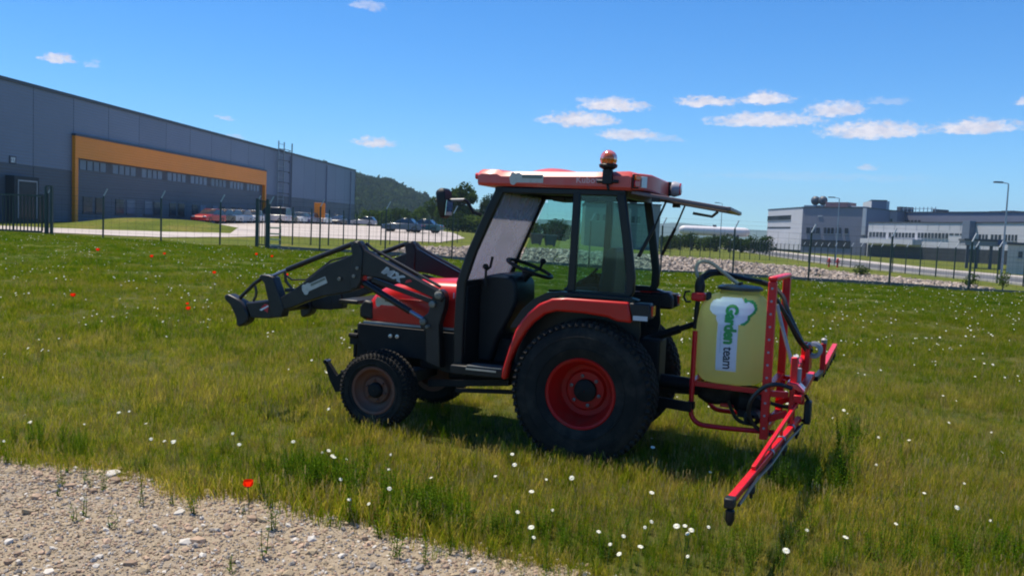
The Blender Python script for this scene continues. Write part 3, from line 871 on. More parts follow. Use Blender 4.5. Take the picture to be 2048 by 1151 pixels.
for i, (px, lab) in enumerate(((1662, 'left of the two red hydrants by the road'), (1679, 'right of the two red hydrants by the road'))):
    g_ = ground(px, 76)
    e = empty('fire_hydrant', g_); tag(e, lab, 'hydrant', 'red hydrants by the road')
    hm = mat('hydrant_red', (.5, .02, .02), .45)
    MB().lathe([(.12, -.05), (.12, .05), (.075, .06), (.075, .62), (.11, .64), (.11, .70), (.085, .76), (.04, .80), (.01, .81)], axis='z', n=14).build('barrel', hm, e)
    MB().lathe([(.01, -.19), (.06, -.18), (.06, .18), (.01, .19)], (0, 0, .5), 'x', 10).build('outlet', hm, e)

# ================================================================== TRACTOR  (x forward, y left, z up; origin on the ground under the rear axle)
TO = Vector((0.7404, 6.6128, 0.0))
TR = empty('tractor', TO, R(161))
tag(TR, 'red compact tractor with a dark cab, turf tyres and a raised front loader', 'tractor')

# ---- wheels
def wheel(name, c, ro, wd_, rim_r, rimm, side, turf, disc_off, nblocks):
    """side +1: outer face towards +y"""
    e = empty(name, c, parent=TR)
    if side < 0: e.rotation_euler = (0, 0, math.pi)
    h = wd_ / 2; rt_ = ro - .012
    prof = [(rim_r, h * .78), (rim_r + .02, h * .90), (rim_r + (rt_ - rim_r) * .35, h * 1.0), (rim_r + (rt_ - rim_r) * .68, h * .985), (rt_ - .035, h * .90), (rt_ - .008, h * .72), (rt_, h * .4), (rt_ + .004, 0)]
    prof = prof + [(r, -y) for r, y in prof[-2::-1]]
    MB().lathe(prof, axis='y', n=56).build('tyre', RUBBER, e, smooth=50)
    # raised rings and lettering band on the side wall
    mb = MB()
    for rr in (rim_r + (rt_ - rim_r) * .30, rim_r + (rt_ - rim_r) * .62):
        yy = h * 1.0 if rr < rim_r + (rt_ - rim_r) * .5 else h * .99
        mb.lathe([(rr - .006, yy - .004), (rr - .003, yy + .004), (rr + .003, yy + .004), (rr + .006, yy - .004)], axis='y', n=56)
    mb.build('sidewall_ring', RUBBER, e, smooth=60)
    mb = MB()
    rows = [-.82, -.5, -.17, .17, .5, .82]
    for j, fy in enumerate(rows):
        for i in range(nblocks):
            a = 2 * math.pi * (i + (j % 2) * .5) / nblocks
            rb = rt_ - .004 if abs(fy) < .6 else rt_ - .022
            w = math.pi * rb / nblocks * (1.30 if turf else 1.0)
            mt = Matrix.Rotation(-a, 4, 'Y') @ Matrix.Translation((rb, fy * h, 0)) @ Matrix.Rotation(R(28 if j % 2 else -28), 4, 'X') @ Matrix.Rotation(R(-24) * (1 if fy > .6 else -1 if fy < -.6 else 0), 4, 'Z')
            mb.box(-.012, .015, -h * .135, h * .135, -w * .42, w * .42, mt)
    o = mb.build('tread', RUBBER, e, smooth=0)
    tag(o, kind='stuff')
    # rim: barrel with a dished disc
    rp_ = [(rim_r + .012, h * .86), (rim_r + .004, h * .90), (rim_r - .012, h * .86), (rim_r - .022, h * .6), (rim_r - .05, h * .35), (rim_r - .052, disc_off + .01), (rim_r - .06, disc_off)]
    rp_ += [(rim_r * .62, disc_off - .004), (rim_r * .55, disc_off + .02), (rim_r * .36, disc_off + .022), (0.004, disc_off + .022)]
    MB().lathe(rp_, axis='y', n=40).build('rim', rimm, e, smooth=40)
    MB().lathe([(rim_r + .01, -h * .86), (rim_r - .03, -h * .8), (rim_r - .05, disc_off - .03), (0.01, disc_off - .03)], axis='y', n=32).build('rim_back', rimm, e, smooth=40)
    MB().lathe([(.085 * rim_r / .245, disc_off + .022), (.08 * rim_r / .245, disc_off + .05), (.045, disc_off + .062), (.004, disc_off + .064)], axis='y', n=20).build('hub', CHASSIS, e)
    for k in range(6):
        a = 2 * math.pi * k / 6 + .3; r_ = rim_r * .44
        MB().lathe([(.013, 0), (.013, .016), (.004, .02)], (r_ * math.cos(a), disc_off + .023, r_ * math.sin(a)), 'y', 6).build('wheel_nut', mat('nut_steel', (.22, .22, .2), .5, .5) if rim_r > .2 else rimm, e, smooth=0)
    return e
wheel('rear_wheel', (0, .555, .518), .518, .35, .245, RIMRED, 1, True, -.03, 62)
wheel('rear_wheel', (0, -.555, .518), .518, .35, .245, RIMRED, -1, True, -.03, 62)
wheel('front_wheel', (1.665, .55, .362), .307, .23, .178, RIMDULL, 1, True, .03, 52)
wheel('front_wheel', (1.665, -.55, .362), .307, .23, .178, RIMDULL, -1, True, .03, 52)

# ---- chassis
mb = MB()
mb.box(.35, 1.25, -.16, .16, .42, .80); mb.box(1.15, 1.9, -.20, .20, .50, .82); mb.box(-.32, .4, -.22, .22, .36, .78)
mb.build('engine_and_gearbox', CHASSIS, TR, bevel=.02)
MB().lathe([(.10, -.42), (.12, -.3), (.13, 0), (.12, .3), (.10, .42)], (0, 0, .525), 'y', 16).build('rear_axle', CHASSIS, TR)
MB().loft([[Vector((1.675 + a, y, .375 + b)) for a, b in ((-.06, -.05), (.06, -.05), (.06, .05), (-.06, .05))] for y in (-.46, -.3, 0, .3, .46)]).build('front_axle', CHASSIS, TR, bevel=.01)
for s in (1, -1):
    mb = MB(); mb.prism([(1.02, .83), (1.95, .845), (1.96, .72), (1.86, .60), (1.40, .60), (1.20, .52), (1.02, .50)], s * .37 - .02, s * .37 + .02)
    pl = mb.build('loader_subframe', CHASSIS, TR, bevel=.006)
    for bxp in (1.66, 1.60):
        MB().lathe([(.016, 0), (.016, s * .014), (.004, s * .016)], (bxp, s * .39, .765), 'y', 8).build('bolt', STEEL, pl)
    MB().box(1.10, 1.93, s * .345 - .012, s * .345 + .012, .846, .864).build('rail_edge', DULL, TR)
mb = MB(); mb.box(1.90, 2.0, -.34, .34, .55, .84); mb.box(1.94, 2.03, -.12, .12, .30, .56)
mb.build('front_bumper', CHASSIS, TR, bevel=.015)
# small tow hook and pins on the bumper
mb = MB(); mb.box(1.99, 2.06, .26, .34, .66, .72); mb.tube([(2.03, .30, .55), (2.03, .30, .78)], .016, 8); mb.tube([(1.985, .34, .735), (2.065, .34, .735)], .02, 8)
mb.build('tow_hook', CHASSIS, TR)
for s in (1, -1):
    fl_ = MB().prism([(2.10, .27), (2.06, .46), (2.14, .40), (2.245, .53), (2.265, .515), (2.21, .36), (2.15, .26)], s * .38 - .02, s * .38 + .02).build('front_linkage_arm', CHASSIS, TR, bevel=.005)
    MB().lathe([(.018, -.035), (.018, .035)], (2.245, s * .38, .505), 'y', 10).build('hitch_ball', STEEL, fl_)
MB().bar((2.07, -.34, .30), (2.07, .34, .30), .07, .09).build('linkage_bar', CHASSIS, TR, bevel=.01)
MB().bar((1.98, .20, .42), (2.10, .38, .40), .05, .08).build('linkage_stay', CHASSIS, TR)
MB().box(1.22, 1.42, .20, .34, .52, .72).build('battery_box', CHASSIS, TR, bevel=.01)

# ---- hood
def hood_ring(x, h, w, zb=.865):
    pts = [(w, zb), (w + .006, zb + (h - zb) * .35), (w, h - .10), (w - .022, h - .045), (w - .075, h - .010), (w * .4, h + .004), (0, h + .008)]
    pts = pts + [(-y, z) for y, z in pts[-2::-1]]
    return [Vector((x, y, z)) for y, z in pts]
mb = MB()
mb.loft([hood_ring(*a) for a in ((1.085, 1.232, .34), (1.3, 1.228, .342), (1.5, 1.215, .338), (1.68, 1.183, .33), (1.80, 1.145, .325), (1.875, 1.10, .315), (1.925, 1.045, .30), (1.95, .98, .285))])
hd = mb.build('hood', RED, TR, smooth=45)
MB().box(1.30, 1.62, .3425, .349, 1.04, 1.065).build('side_crease', RED, hd, bevel=.002)
# grille and lamps on the nose
mb = MB(); mb.prism([(1.90, .868), (1.975, .872), (1.985, .95), (1.962, 1.02), (1.90, 1.02)], -.30, .30)
gr = mb.build('grille', PLASTIC, TR, bevel=.012)
for k in range(5): MB().box(1.972, 1.99, -.14, .14, .885 + k * .024, .895 + k * .024).build('grille_bar', CHASSIS, gr)
for s in (1, -1):
    hl = MB().prism([(1.86, .875), (1.985, .885), (1.99, .97), (1.95, 1.035), (1.87, 1.02)], s * .24 - .09, s * .24 + .09).build('headlight', PLASTIC, TR, bevel=.02)
    MB().lathe([(.055, 0), (.05, .012), (.005, .02)], (1.985, s * .24, .94), 'x', 14).build('lens', LAMPCLEAR, hl)
# sticker on the hood side
def sticker(parent, x, z, y, sc, name='sticker', ang=0.0):
    mb = MB(); mt = Matrix.Translation((x, y, z)) @ Matrix.Rotation(ang, 4, 'Y')
    for q, (dx, dz, r_) in enumerate(((0, 0, .045), (-.035, .012, .038), (.012, .03, .022), (.01, -.03, .028))):
        n = 14
        mb.prism([((dx + r_ * math.cos(2 * math.pi * k / n)) * sc, (dz + r_ * math.sin(2 * math.pi * k / n)) * sc) for k in range(n)], 0, .002 + q * .0003, mt)
    mb.box(-.26 * sc, -.03 * sc, 0, .0018, -.035 * sc, .035 * sc, mt)
    st_ = mb.build(name, STICK, parent, smooth=0)
    MB().box(-.25 * sc, -.07 * sc, .0022, .003, .002 * sc, .026 * sc, mt).build('sticker_bar', STICKD, st_)
    return st_
sticker(hd, 1.80, 1.03, .343, .75)
text_obj('model_number', '11', .06, WHITE, hd, (1.16, .344, 1.10), (-1, 0, 0), (0, 0, 1), bold=.002)

# ---- fenders
FO = [(0.600, 0.565), (0.592, 0.641), (0.548, .80), (0.506, 0.93), (0.462, 1.005), (0.412, 1.068), (0.336, 1.135), (0.239, 1.180), (.13, 1.190), (-0.313, 1.189)]
FI = [(0.560, 0.565), (0.540, 0.689), (0.500, .79), (0.458, 0.869), (0.42, .935), (0.374, 0.993), (0.288, 1.063), (0.202, 1.091), (0.007, 1.089), (-0.163, 1.075), (-0.238, 1.05), (-0.341, 1.047)]
for s in (1, -1):
    y0, y1 = (.62, .70) if s > 0 else (-.70, -.62)
    fe = MB().prism(FO + FI[::-1], y0, y1).build('fender', RED, TR, bevel=.016, seg=3)
    # top sheet of the fender, under which the tyre turns
    mb = MB(); rings = []
    for x, z in FO: rings.append([Vector((x, s * yy, z - dz)) for yy, dz in ((.48, .004), (.62, .004), (.62, .028), (.48, .028))])
    mb.loft(rings); mb.build('fender_sheet', BLACK, fe, smooth=50, recalc=True)
    STR = [(0.575, .93), (0.548, 0.985), (.49, 1.075), (0.407, 1.156), (0.309, 1.211), (.2, 1.225), (-0.30, 1.216), (-.36, 1.20), (-.36, 1.192), (.2, 1.192), (.33, 1.145), (.42, 1.07), (.51, .945)]
    MB().prism(STR, s * .565 - .055, s * .565 + .055).build('fender_trim', BLACK, fe, bevel=.01)
    MB().prism([(.58, .50), (.57, .80), (.45, 1.0), (.3, 1.13), (.2, 1.17), (-.34, 1.17), (-.36, .95), (-.30, .60), (.2, .48)], s * .44 - .012, s * .44 + .012).build('inner_wall', BLACK, fe)
    rl = MB().prism([(-.315, 1.185), (-.46, 1.185), (-.475, 1.08), (-.345, 1.055)], s * .63 - .07, s * .63 + .07).build('rear_lamp', PLASTIC, TR, bevel=.01)
    MB().box(-.45, -.35, s * .702 - .006, s * .702 + .006, 1.068, 1.10).build('lens', LAMPCLEAR, rl)
    MB().box(-.482, -.468, s * .63 - .05, s * .63 + .05, 1.10, 1.17).build('tail_lens', LAMPRED, rl)
MB().box(-.36, -.16, -.62, -.50, 1.10, 1.20).build('fender_corner', RED, TR, bevel=.02)
MB().prism([(-.25, 1.06), (-.25, 1.19), (-.40, 1.20), (-.445, 1.16), (-.445, 1.06)], -.70, -.46).build('side_box', PLASTIC, TR, bevel=.02)

# ---- cab
def pillar(name, a, b, y, wx, wy):
    return MB().loft([[Vector((p[0] + i * wx / 2, y + j * wy / 2, p[1])) for i, j in ((-1, -1), (1, -1), (1, 1), (-1, 1))] for p in (a, b)]).build(name, BLACK, TR, bevel=.012)
def polypillar(name, pts, y, wx, wy):
    rings = [[Vector((x + i * wx / 2, y + j * wy / 2, z)) for i, j in ((-1, -1), (1, -1), (1, 1), (-1, 1))] for x, z in pts]
    return MB().loft(rings).build(name, BLACK, TR, bevel=.012, smooth=60)
for s in (1, -1):
    polypillar('front_pillar', [(1.005, .56), (1.01, .9), (1.004, 1.24), (.93, 1.47), (.84, 1.68), (.76, 1.86), (.711, 1.965)], s * .53, .078, .05)
    polypillar('door_pillar', [(.145, 1.19), (.142, 1.235), (.135, 1.6), (.130, 1.95)], s * .535, .058, .045)
    polypillar('rear_pillar', [(-.255, 1.195), (-.285, 1.25), (-.288, 1.36), (-.24, 1.66), (-.185, 1.955)], s * .53, .066, .05)
    MB().bar((.76, s * .53, 1.945), (-.22, s * .53, 1.945), .05, .045).build('roof_rail', BLACK, TR, bevel=.008)
    MB().bar((-.29, s * .535, 1.222), (.16, s * .535, 1.222), .045, .03).build('lower_rail', BLACK, TR)
MB().bar((.74, -.50, 1.945), (.74, .50, 1.945), .05, .045).build('front_header', BLACK, TR)
MB().bar((-.20, -.50, 1.945), (-.20, .50, 1.945), .05, .05).build('rear_header', BLACK, TR)
MB().bar((1.0, -.5, 1.235), (1.0, .5, 1.235), .06, .04).build('cowl', BLACK, TR)
# windscreen and glazing
MB().prism([(1.000, 1.25), (.715, 1.935), (.709, 1.933), (.994, 1.248)], -.503, .503).build('windscreen', WSCREEN, TR, smooth=0)
MB().box(.165, .675, -.545, -.540, 1.0, 1.925).prism([(.64, .90), (.98, .62), (.965, 1.24), (.70, 1.90), (.675, 1.90), (.675, .90)], -.5449, -.5401).build('right_door_glass', TINT, TR, smooth=0)
for s in (1, -1):
    MB().prism([(.113, 1.24), (.105, 1.92), (-.155, 1.92), (-.25, 1.40), (-.25, 1.24)], s * .545 - .0025, s * .545 + .0025).build('quarter_glass', TINT, TR, smooth=0)
# door latch bar, grab handle inside the far side
MB().tube([(.62, -.50, 1.15), (.40, -.50, 1.15), (.30, -.50, 1.26), (.20, -.50, 1.36)], .012, 6).build('grab_rail', BLACK, TR)
# lower body, floor, step
mb = MB(); mb.box(.30, 1.03, -.50, .50, .56, .60); mb.box(.97, 1.03, -.50, .50, .60, 1.215)
mb.build('floor_and_bulkhead', BLACK, TR, bevel=.008)
MB().box(.02, .42, -.28, .28, .60, .92).build('seat_base', PLASTIC, TR, bevel=.03)
sp = MB().box(.60, 1.03, .47, .64, .555, .625).build('step_sill', BLACK, TR, bevel=.01)
MB().box(.66, .90, .641, .646, .600, .612).build('sill_edge', STEEL, sp)
MB().box(.62, .90, .50, .638, .6255, .632).build('tread_strip', STEEL, sp)
MB().bar((.62, .44, .50), (1.30, .40, .42), .05, .05).build('under_rail', CHASSIS, TR)
MB().bar((.60, .40, .42), (1.05, .46, .40), .03, .03).build('foot_bar', CHASSIS, TR)
# console, steering wheel, seat, levers
cs = MB().prism([(.985, 1.15), (.975, 1.235), (.93, 1.288), (.80, 1.312), (.70, 1.285), (.662, 1.24), (.655, 1.10), (.70, .98), (.80, .80), (.86, .60), (.985, .60)], -.24, .24).build('dash_console', PLASTIC, TR, bevel=.03, seg=3)
MB().prism([(.90, 1.293), (.79, 1.316), (.72, 1.298), (.74, 1.27), (.89, 1.27)], .08, .247).build('dash_panel', mat('dash_blue', (.06, .075, .11), .35), cs, bevel=.01)
mb = MB(); mb.tube([(.90, .30, 1.20), (.90, .30, 1.33), (.865, .30, 1.36), (.85, .30, 1.44)], .011, 6); mb.sphere((.905, .30, 1.36), .024)
mb.build('shuttle_lever', PLASTIC, cs)
tilt = Matrix.Translation((.64, 0, 1.352)) @ Matrix.Rotation(R(-20), 4, 'Y')
mb = MB()
mb.tube([tilt @ Vector((.19 * math.cos(2 * math.pi * k / 28), .19 * math.sin(2 * math.pi * k / 28), 0)) for k in range(29)], .015, 8, cap=False)
sw = mb.build('steering_wheel', PLASTIC, TR)
mb = MB()
for a in (20, 140, 260):
    mb.bar(tilt @ Vector((.03 * math.cos(R(a)), .03 * math.sin(R(a)), -.03)), tilt @ Vector((.185 * math.cos(R(a)), .185 * math.sin(R(a)), 0)), .03, .012)
mb.lathe([(.004, .0), (.045, -.005), (.05, -.05), (.03, -.06)], axis='z', n=14)
mb.v = [tuple(tilt @ Vector(v)) if i >= len(mb.v) - 14 * 4 else v for i, v in enumerate(mb.v)]
mb.build('spokes', PLASTIC, sw)
MB().tube([tilt @ Vector((0, 0, -.05)), Vector((.74, 0, 1.20))], .035, 10).build('steering_column', PLASTIC, sw)
mb = MB(); mb.tube([tilt @ Vector((-.03, -.187, .01)), tilt @ Vector((-.03, -.187, .06))], .012, 6); mb.sphere(tilt @ Vector((-.03, -.187, .07)), .026)
mb.build('steering_knob', PLASTIC, sw)
SEAT = mat('seat_vinyl', (.02, .025, .03), .55, var=.2)
se = MB().prism([(.36, .93), (.40, .99), (.36, 1.04), (.05, 1.02), (-.06, 1.00), (-.06, .93)], -.24, .24).build('seat', SEAT, TR, bevel=.03, seg=3)
MB().prism([(.02, 1.02), (.05, 1.10), (.0, 1.36), (-.03, 1.52), (-.07, 1.56), (-.11, 1.54), (-.10, 1.2), (-.08, 1.0)], -.23, .23).build('backrest', SEAT, se, bevel=.035, seg=3)
for s in (1, -1): MB().prism([(.26, 1.20), (.27, 1.235), (.02, 1.25), (.0, 1.21)], s * .27 - .03, s * .27 + .03).build('armrest', SEAT, se, bevel=.012)
for i, (x, y, h_) in enumerate(((.42, -.34, 1.28), (.33, -.36, 1.22), (.45, .30, 1.06), (.22, -.38, 1.30))):
    mb = MB(); mb.tube([(x + .02, y, .95), (x, y, h_ - .1), (x - .04, y, h_)], .009, 6); mb.sphere((x - .04, y, h_ + .01), .022)
    mb.build('control_lever', PLASTIC, TR)
MB().prism([(.15, 1.10), (.42, 1.10), (.36, 1.24), (.26, 1.30), (.15, 1.33)], -.46, -.40).build('side_console', PLASTIC, TR, bevel=.02)
for x in (.385, .125):
    MB().prism([(x + .065, 1.905), (x + .06, 1.925), (x - .055, 1.928), (x - .055, 1.892), (x + .04, 1.888)], -.15, .15).build('sun_visor', PLASTIC, TR, bevel=.012)
MB().box(-.19, .72, -.50, .50, 1.955, 1.972).build('headliner', PLASTIC, TR)
# roof with its raised centre
mb = MB()
def roof_ring(x, w, zb, zt, c):
    return [Vector((x, y, z)) for y, z in ((w - .02, zb), (w, zb + .02), (w, zt - .035), (w - .035, zt), (w * .5, zt + c), (0, zt + c * 1.15), (-w * .5, zt + c), (-w + .035, zt), (-w, zt - .035), (-w, zb + .02), (-w + .02, zb))]
mb.loft([roof_ring(.900, .545, 1.985, 2.055, .0), roof_ring(.892, .57, 1.976, 2.082, .003), (roof_ring(.86, .58, 1.974, 2.094, .006)), roof_ring(.74, .58, 1.973, 2.094, .008), roof_ring(.705, .58, 1.973, 2.078, .012), roof_ring(.60, .58, 1.973, 2.080, .018), roof_ring(.30, .58, 1.970, 2.083, .018), roof_ring(0, .58, 1.967, 2.087, .014), roof_ring(-.24, .58, 1.963, 2.098, .008), roof_ring(-.262, .572, 1.965, 2.088, .004)])
rf = mb.build('roof', ROOFRED, TR, smooth=40, bevel=0)
mb = MB(); rings = []
for t in np.linspace(0, 1, 9):
    k = math.sin(t * math.pi / 2) ; w = 1 - .9 * t
    rings.append([Vector((.44 + .26 * (1 - .8 * t) * math.cos(a), .34 * (1 - .6 * t) * math.sin(a), 2.088 + .052 * math.sin(t * math.pi / 2))) for a in np.linspace(0, 2 * math.pi, 24, endpoint=False)])
mb.loft(rings, cap=True); mb.build('roof_hump', ROOFRED, rf, smooth=60)
# rear corner lamps on the chamfered roof end
pl4 = [(-.263, .565), (-.263, -.565), (-.335, -.50), (-.385, -.40), (-.385, .40), (-.335, .50)]
re_ = MB().loft([[Vector((x, y, z)) for x, y in pl4] for z in (1.968, 2.085)]).build('roof_tail', ROOFRED, rf, bevel=.012, recalc=True)
for s in (1, -1):
    def lamp(name, m_, t0, t1, out_, z0=1.985, z1=2.065):
        a, b = Vector((-.263, s * .565)), Vector((-.385, s * .40))
        p, q = a.lerp(b, t0), a.lerp(b, t1)
        n = Vector(((b - a).y, -(b - a).x)).normalized() * (1 if s < 0 else -1)
        n = n if n.x < 0 else -n
        pts = [p, q, q + n * out_, p + n * out_]
        return MB().loft([[Vector((v.x, v.y, z)) for v in pts] for z in (z0, z1)]).build(name, m_, rf, bevel=.004, recalc=True)
    lamp('lamp_housing', PLASTIC, .02, .66, .012, 1.978, 2.078)
    lamp('brake_lens', LAMPRED, .06, .32, .026, 1.988, 2.035)
    lamp('turn_lens', LAMPORANGE, .08, .32, .028, 2.036, 2.068)
    lamp('reverse_lens', LAMPCLEAR, .36, .62, .026)
wl_ = MB().lathe([(.05, -.06), (.062, -.02), (.06, .0), (.05, .008)], (-.41, -.36, 2.03), 'x', 16).build('work_lamp', GREYP, rf)
MB().box(-.40, -.37, -.40, -.32, 1.975, 2.085).build('lamp_bracket', PLASTIC, wl_)
MB().lathe([(.05, 0), (.045, -.01), (.004, -.014)], (-.47, -.36, 2.03), 'x', 16).build('lens', LAMPRED, wl_)
fl2 = MB().lathe([(.004, .0), (.024, .0), (.026, -.03)], (.925, .52, 2.045), 'x', 12).build('front_marker_lamp', LAMPRED, rf)
sticker(rf, .60, 2.03, .5815, .85)
text_obj('brand_lettering', 'Kubota', .062, PALE, rf, (.135, .5818, 2.008), (-1, 0, 0), (0, 0, 1), bold=.0012, spacing=1.05)
# beacon
bc = MB().lathe([(.03, 2.06), (.032, 2.10), (.062, 2.118), (.066, 2.135), (.058, 2.142), (.004, 2.144)], (-.1, .60, 0), 'z', 20).build('beacon', PLASTIC, TR)
BEAC = mat('beacon_amber', (.85, .15, .01), .12, coat=.8)
BEAC.node_tree.nodes['Principled BSDF'].inputs['Transmission Weight'].default_value = .35
MB().lathe([(.052, 2.143), (.060, 2.165), (.061, 2.185), (.055, 2.207), (.042, 2.224), (.022, 2.236), (.002, 2.240)], (-.1, .60, 0), 'z', 22).build('dome', BEAC, bc, smooth=70)
MB().lathe([(.02, 2.143), (.02, 2.185), (.002, 2.187)], (-.1, .60, 0), 'z', 10).build('reflector', STEEL, bc)
mb = MB(); mb.box(-.135, -.065, .583, .625, 2.0, 2.10); mb.tube([(-.10, .60, 2.0), (-.11, .60, 1.96)], .012, 6); mb.tube([(-.02, .60, 2.02), (-.18, .60, 2.02)], .014, 6)
mb.build('clamp', PLASTIC, bc, bevel=.006)
# mirror on its arm
mi = MB().tube([(.86, .555, 1.755), (.905, .60, 1.77), (.945, .62, 1.845), (.975, .62, 1.862)], .013, 7).build('mirror_arm', BLACK, TR)
MB().tube([(.972, .62, 1.862), (1.075, .62, 1.857)], .0105, 7).build('mirror_rod', DULL, mi)
MB().tube([(1.075, .62, 1.857), (1.20, .62, 1.85)], .010, 7).build('mirror_stay', BLACK, mi)
MB().loft([[Vector((1.135 + x * .9, .62 + y, z)) for x, y in pts] for z, pts in ((1.722, [(-.03, -.05), (.012, -.05), (.012, .05), (-.03, .05)]), (1.80, [(-.045, -.075), (.03, -.075), (.03, .075), (-.045, .075)]), (1.915, [(-.035, -.075), (.05, -.075), (.05, .075), (-.035, .075)]), (1.942, [(-.022, -.055), (.018, -.055), (.018, .055), (-.022, .055)]))]).build('mirror_housing', PLASTIC, mi, bevel=.012, recalc=True)
MB().loft([[Vector((x, .62 + y, z)) for y in (-.06, .06)] + [Vector((x - .004, .62 + y, z)) for y in (.06, -.06)] for x, z in ((1.100, 1.742), (1.090, 1.855))]).build('mirror_glass', MIRRORG, mi)
# far side mirror
mi2 = MB().tube([(.86, -.555, 1.755), (.93, -.64, 1.84), (1.03, -.66, 1.86)], .012, 6).build('mirror_arm', BLACK, TR)
MB().box(1.02, 1.07, -.73, -.58, 1.73, 1.93).build('mirror_housing', PLASTIC, mi2, bevel=.015)
# rear window lifted open on its gas struts
hw = empty('rear_window', parent=TR)
PINKF = mat('hatch_frame', (.13, .085, .095), .3, var=.15)
pts = [(-.25, 1.955), (-.42, 1.930), (-.915, 1.858), (-.93, 1.851)]
def rib_(y0, y1, d0, d1):
    return [[Vector((x, y, z + d)) for y, d in ((y0, d0), (y1, d0), (y1, d1), (y0, d1))] for x, z in pts]
MB().loft(rib_(-.47, .47, -.003, .003)).build('pane', HATCH, hw, smooth=0)
for s in (1, -1): MB().loft(rib_(s * .49 - .02, s * .49 + .02, -.014, .014)).build('frame_side', PINKF, hw, bevel=.006)
MB().box(-.945, -.90, -.51, .51, 1.844, 1.872).build('frame_end', PINKF, hw, bevel=.006)
MB().tube([(-.82, .1, 1.848), (-.78, .1, 1.812), (-.64, .1, 1.832)], .012, 6).build('handle', PLASTIC, hw)
for s in (1, -1):
    st_ = MB().tube([(-.50, s * .47, 1.905), (-.43, s * .49, 1.72)], .008, 6).build('gas_strut', PLASTIC, hw)
    MB().tube([(-.43, s * .49, 1.72), (-.33, s * .515, 1.50)], .014, 6).build('strut_tube', PLASTIC, st_)
    MB().box(-.46, -.40, s * .49 - .02, s * .49 + .02, 1.89, 1.92).build('hinge', PLASTIC, hw)
# rear linkage
for s in (1, -1):
    MB().bar((-.20, s * .22, .45), (-.735, s * .36, .44), .03, .07).build('lower_link', CHASSIS, TR)
    MB().tube([(-.25, s * .24, .85), (-.46, s * .30, .47)], .018, 7).build('lift_rod', CHASSIS, TR)
mb = MB(); mb.tube([(-.25, 0, .82), (-.70, 0, 1.01)], .022, 8); mb.tube([(-.38, 0, .875), (-.58, 0, .96)], .032, 8)
mb.build('top_link', CHASSIS, TR)
MB().box(-.46, -.30, -.16, .16, .55, .88).build('hitch_bracket', CHASSIS, TR, bevel=.02)
MB().tube([(-.32, 0, .56), (-.55, .02, .55), (-.78, .02, .54)], [.05, .055, .05], 10).build('drive_shaft', CHASSIS, TR)

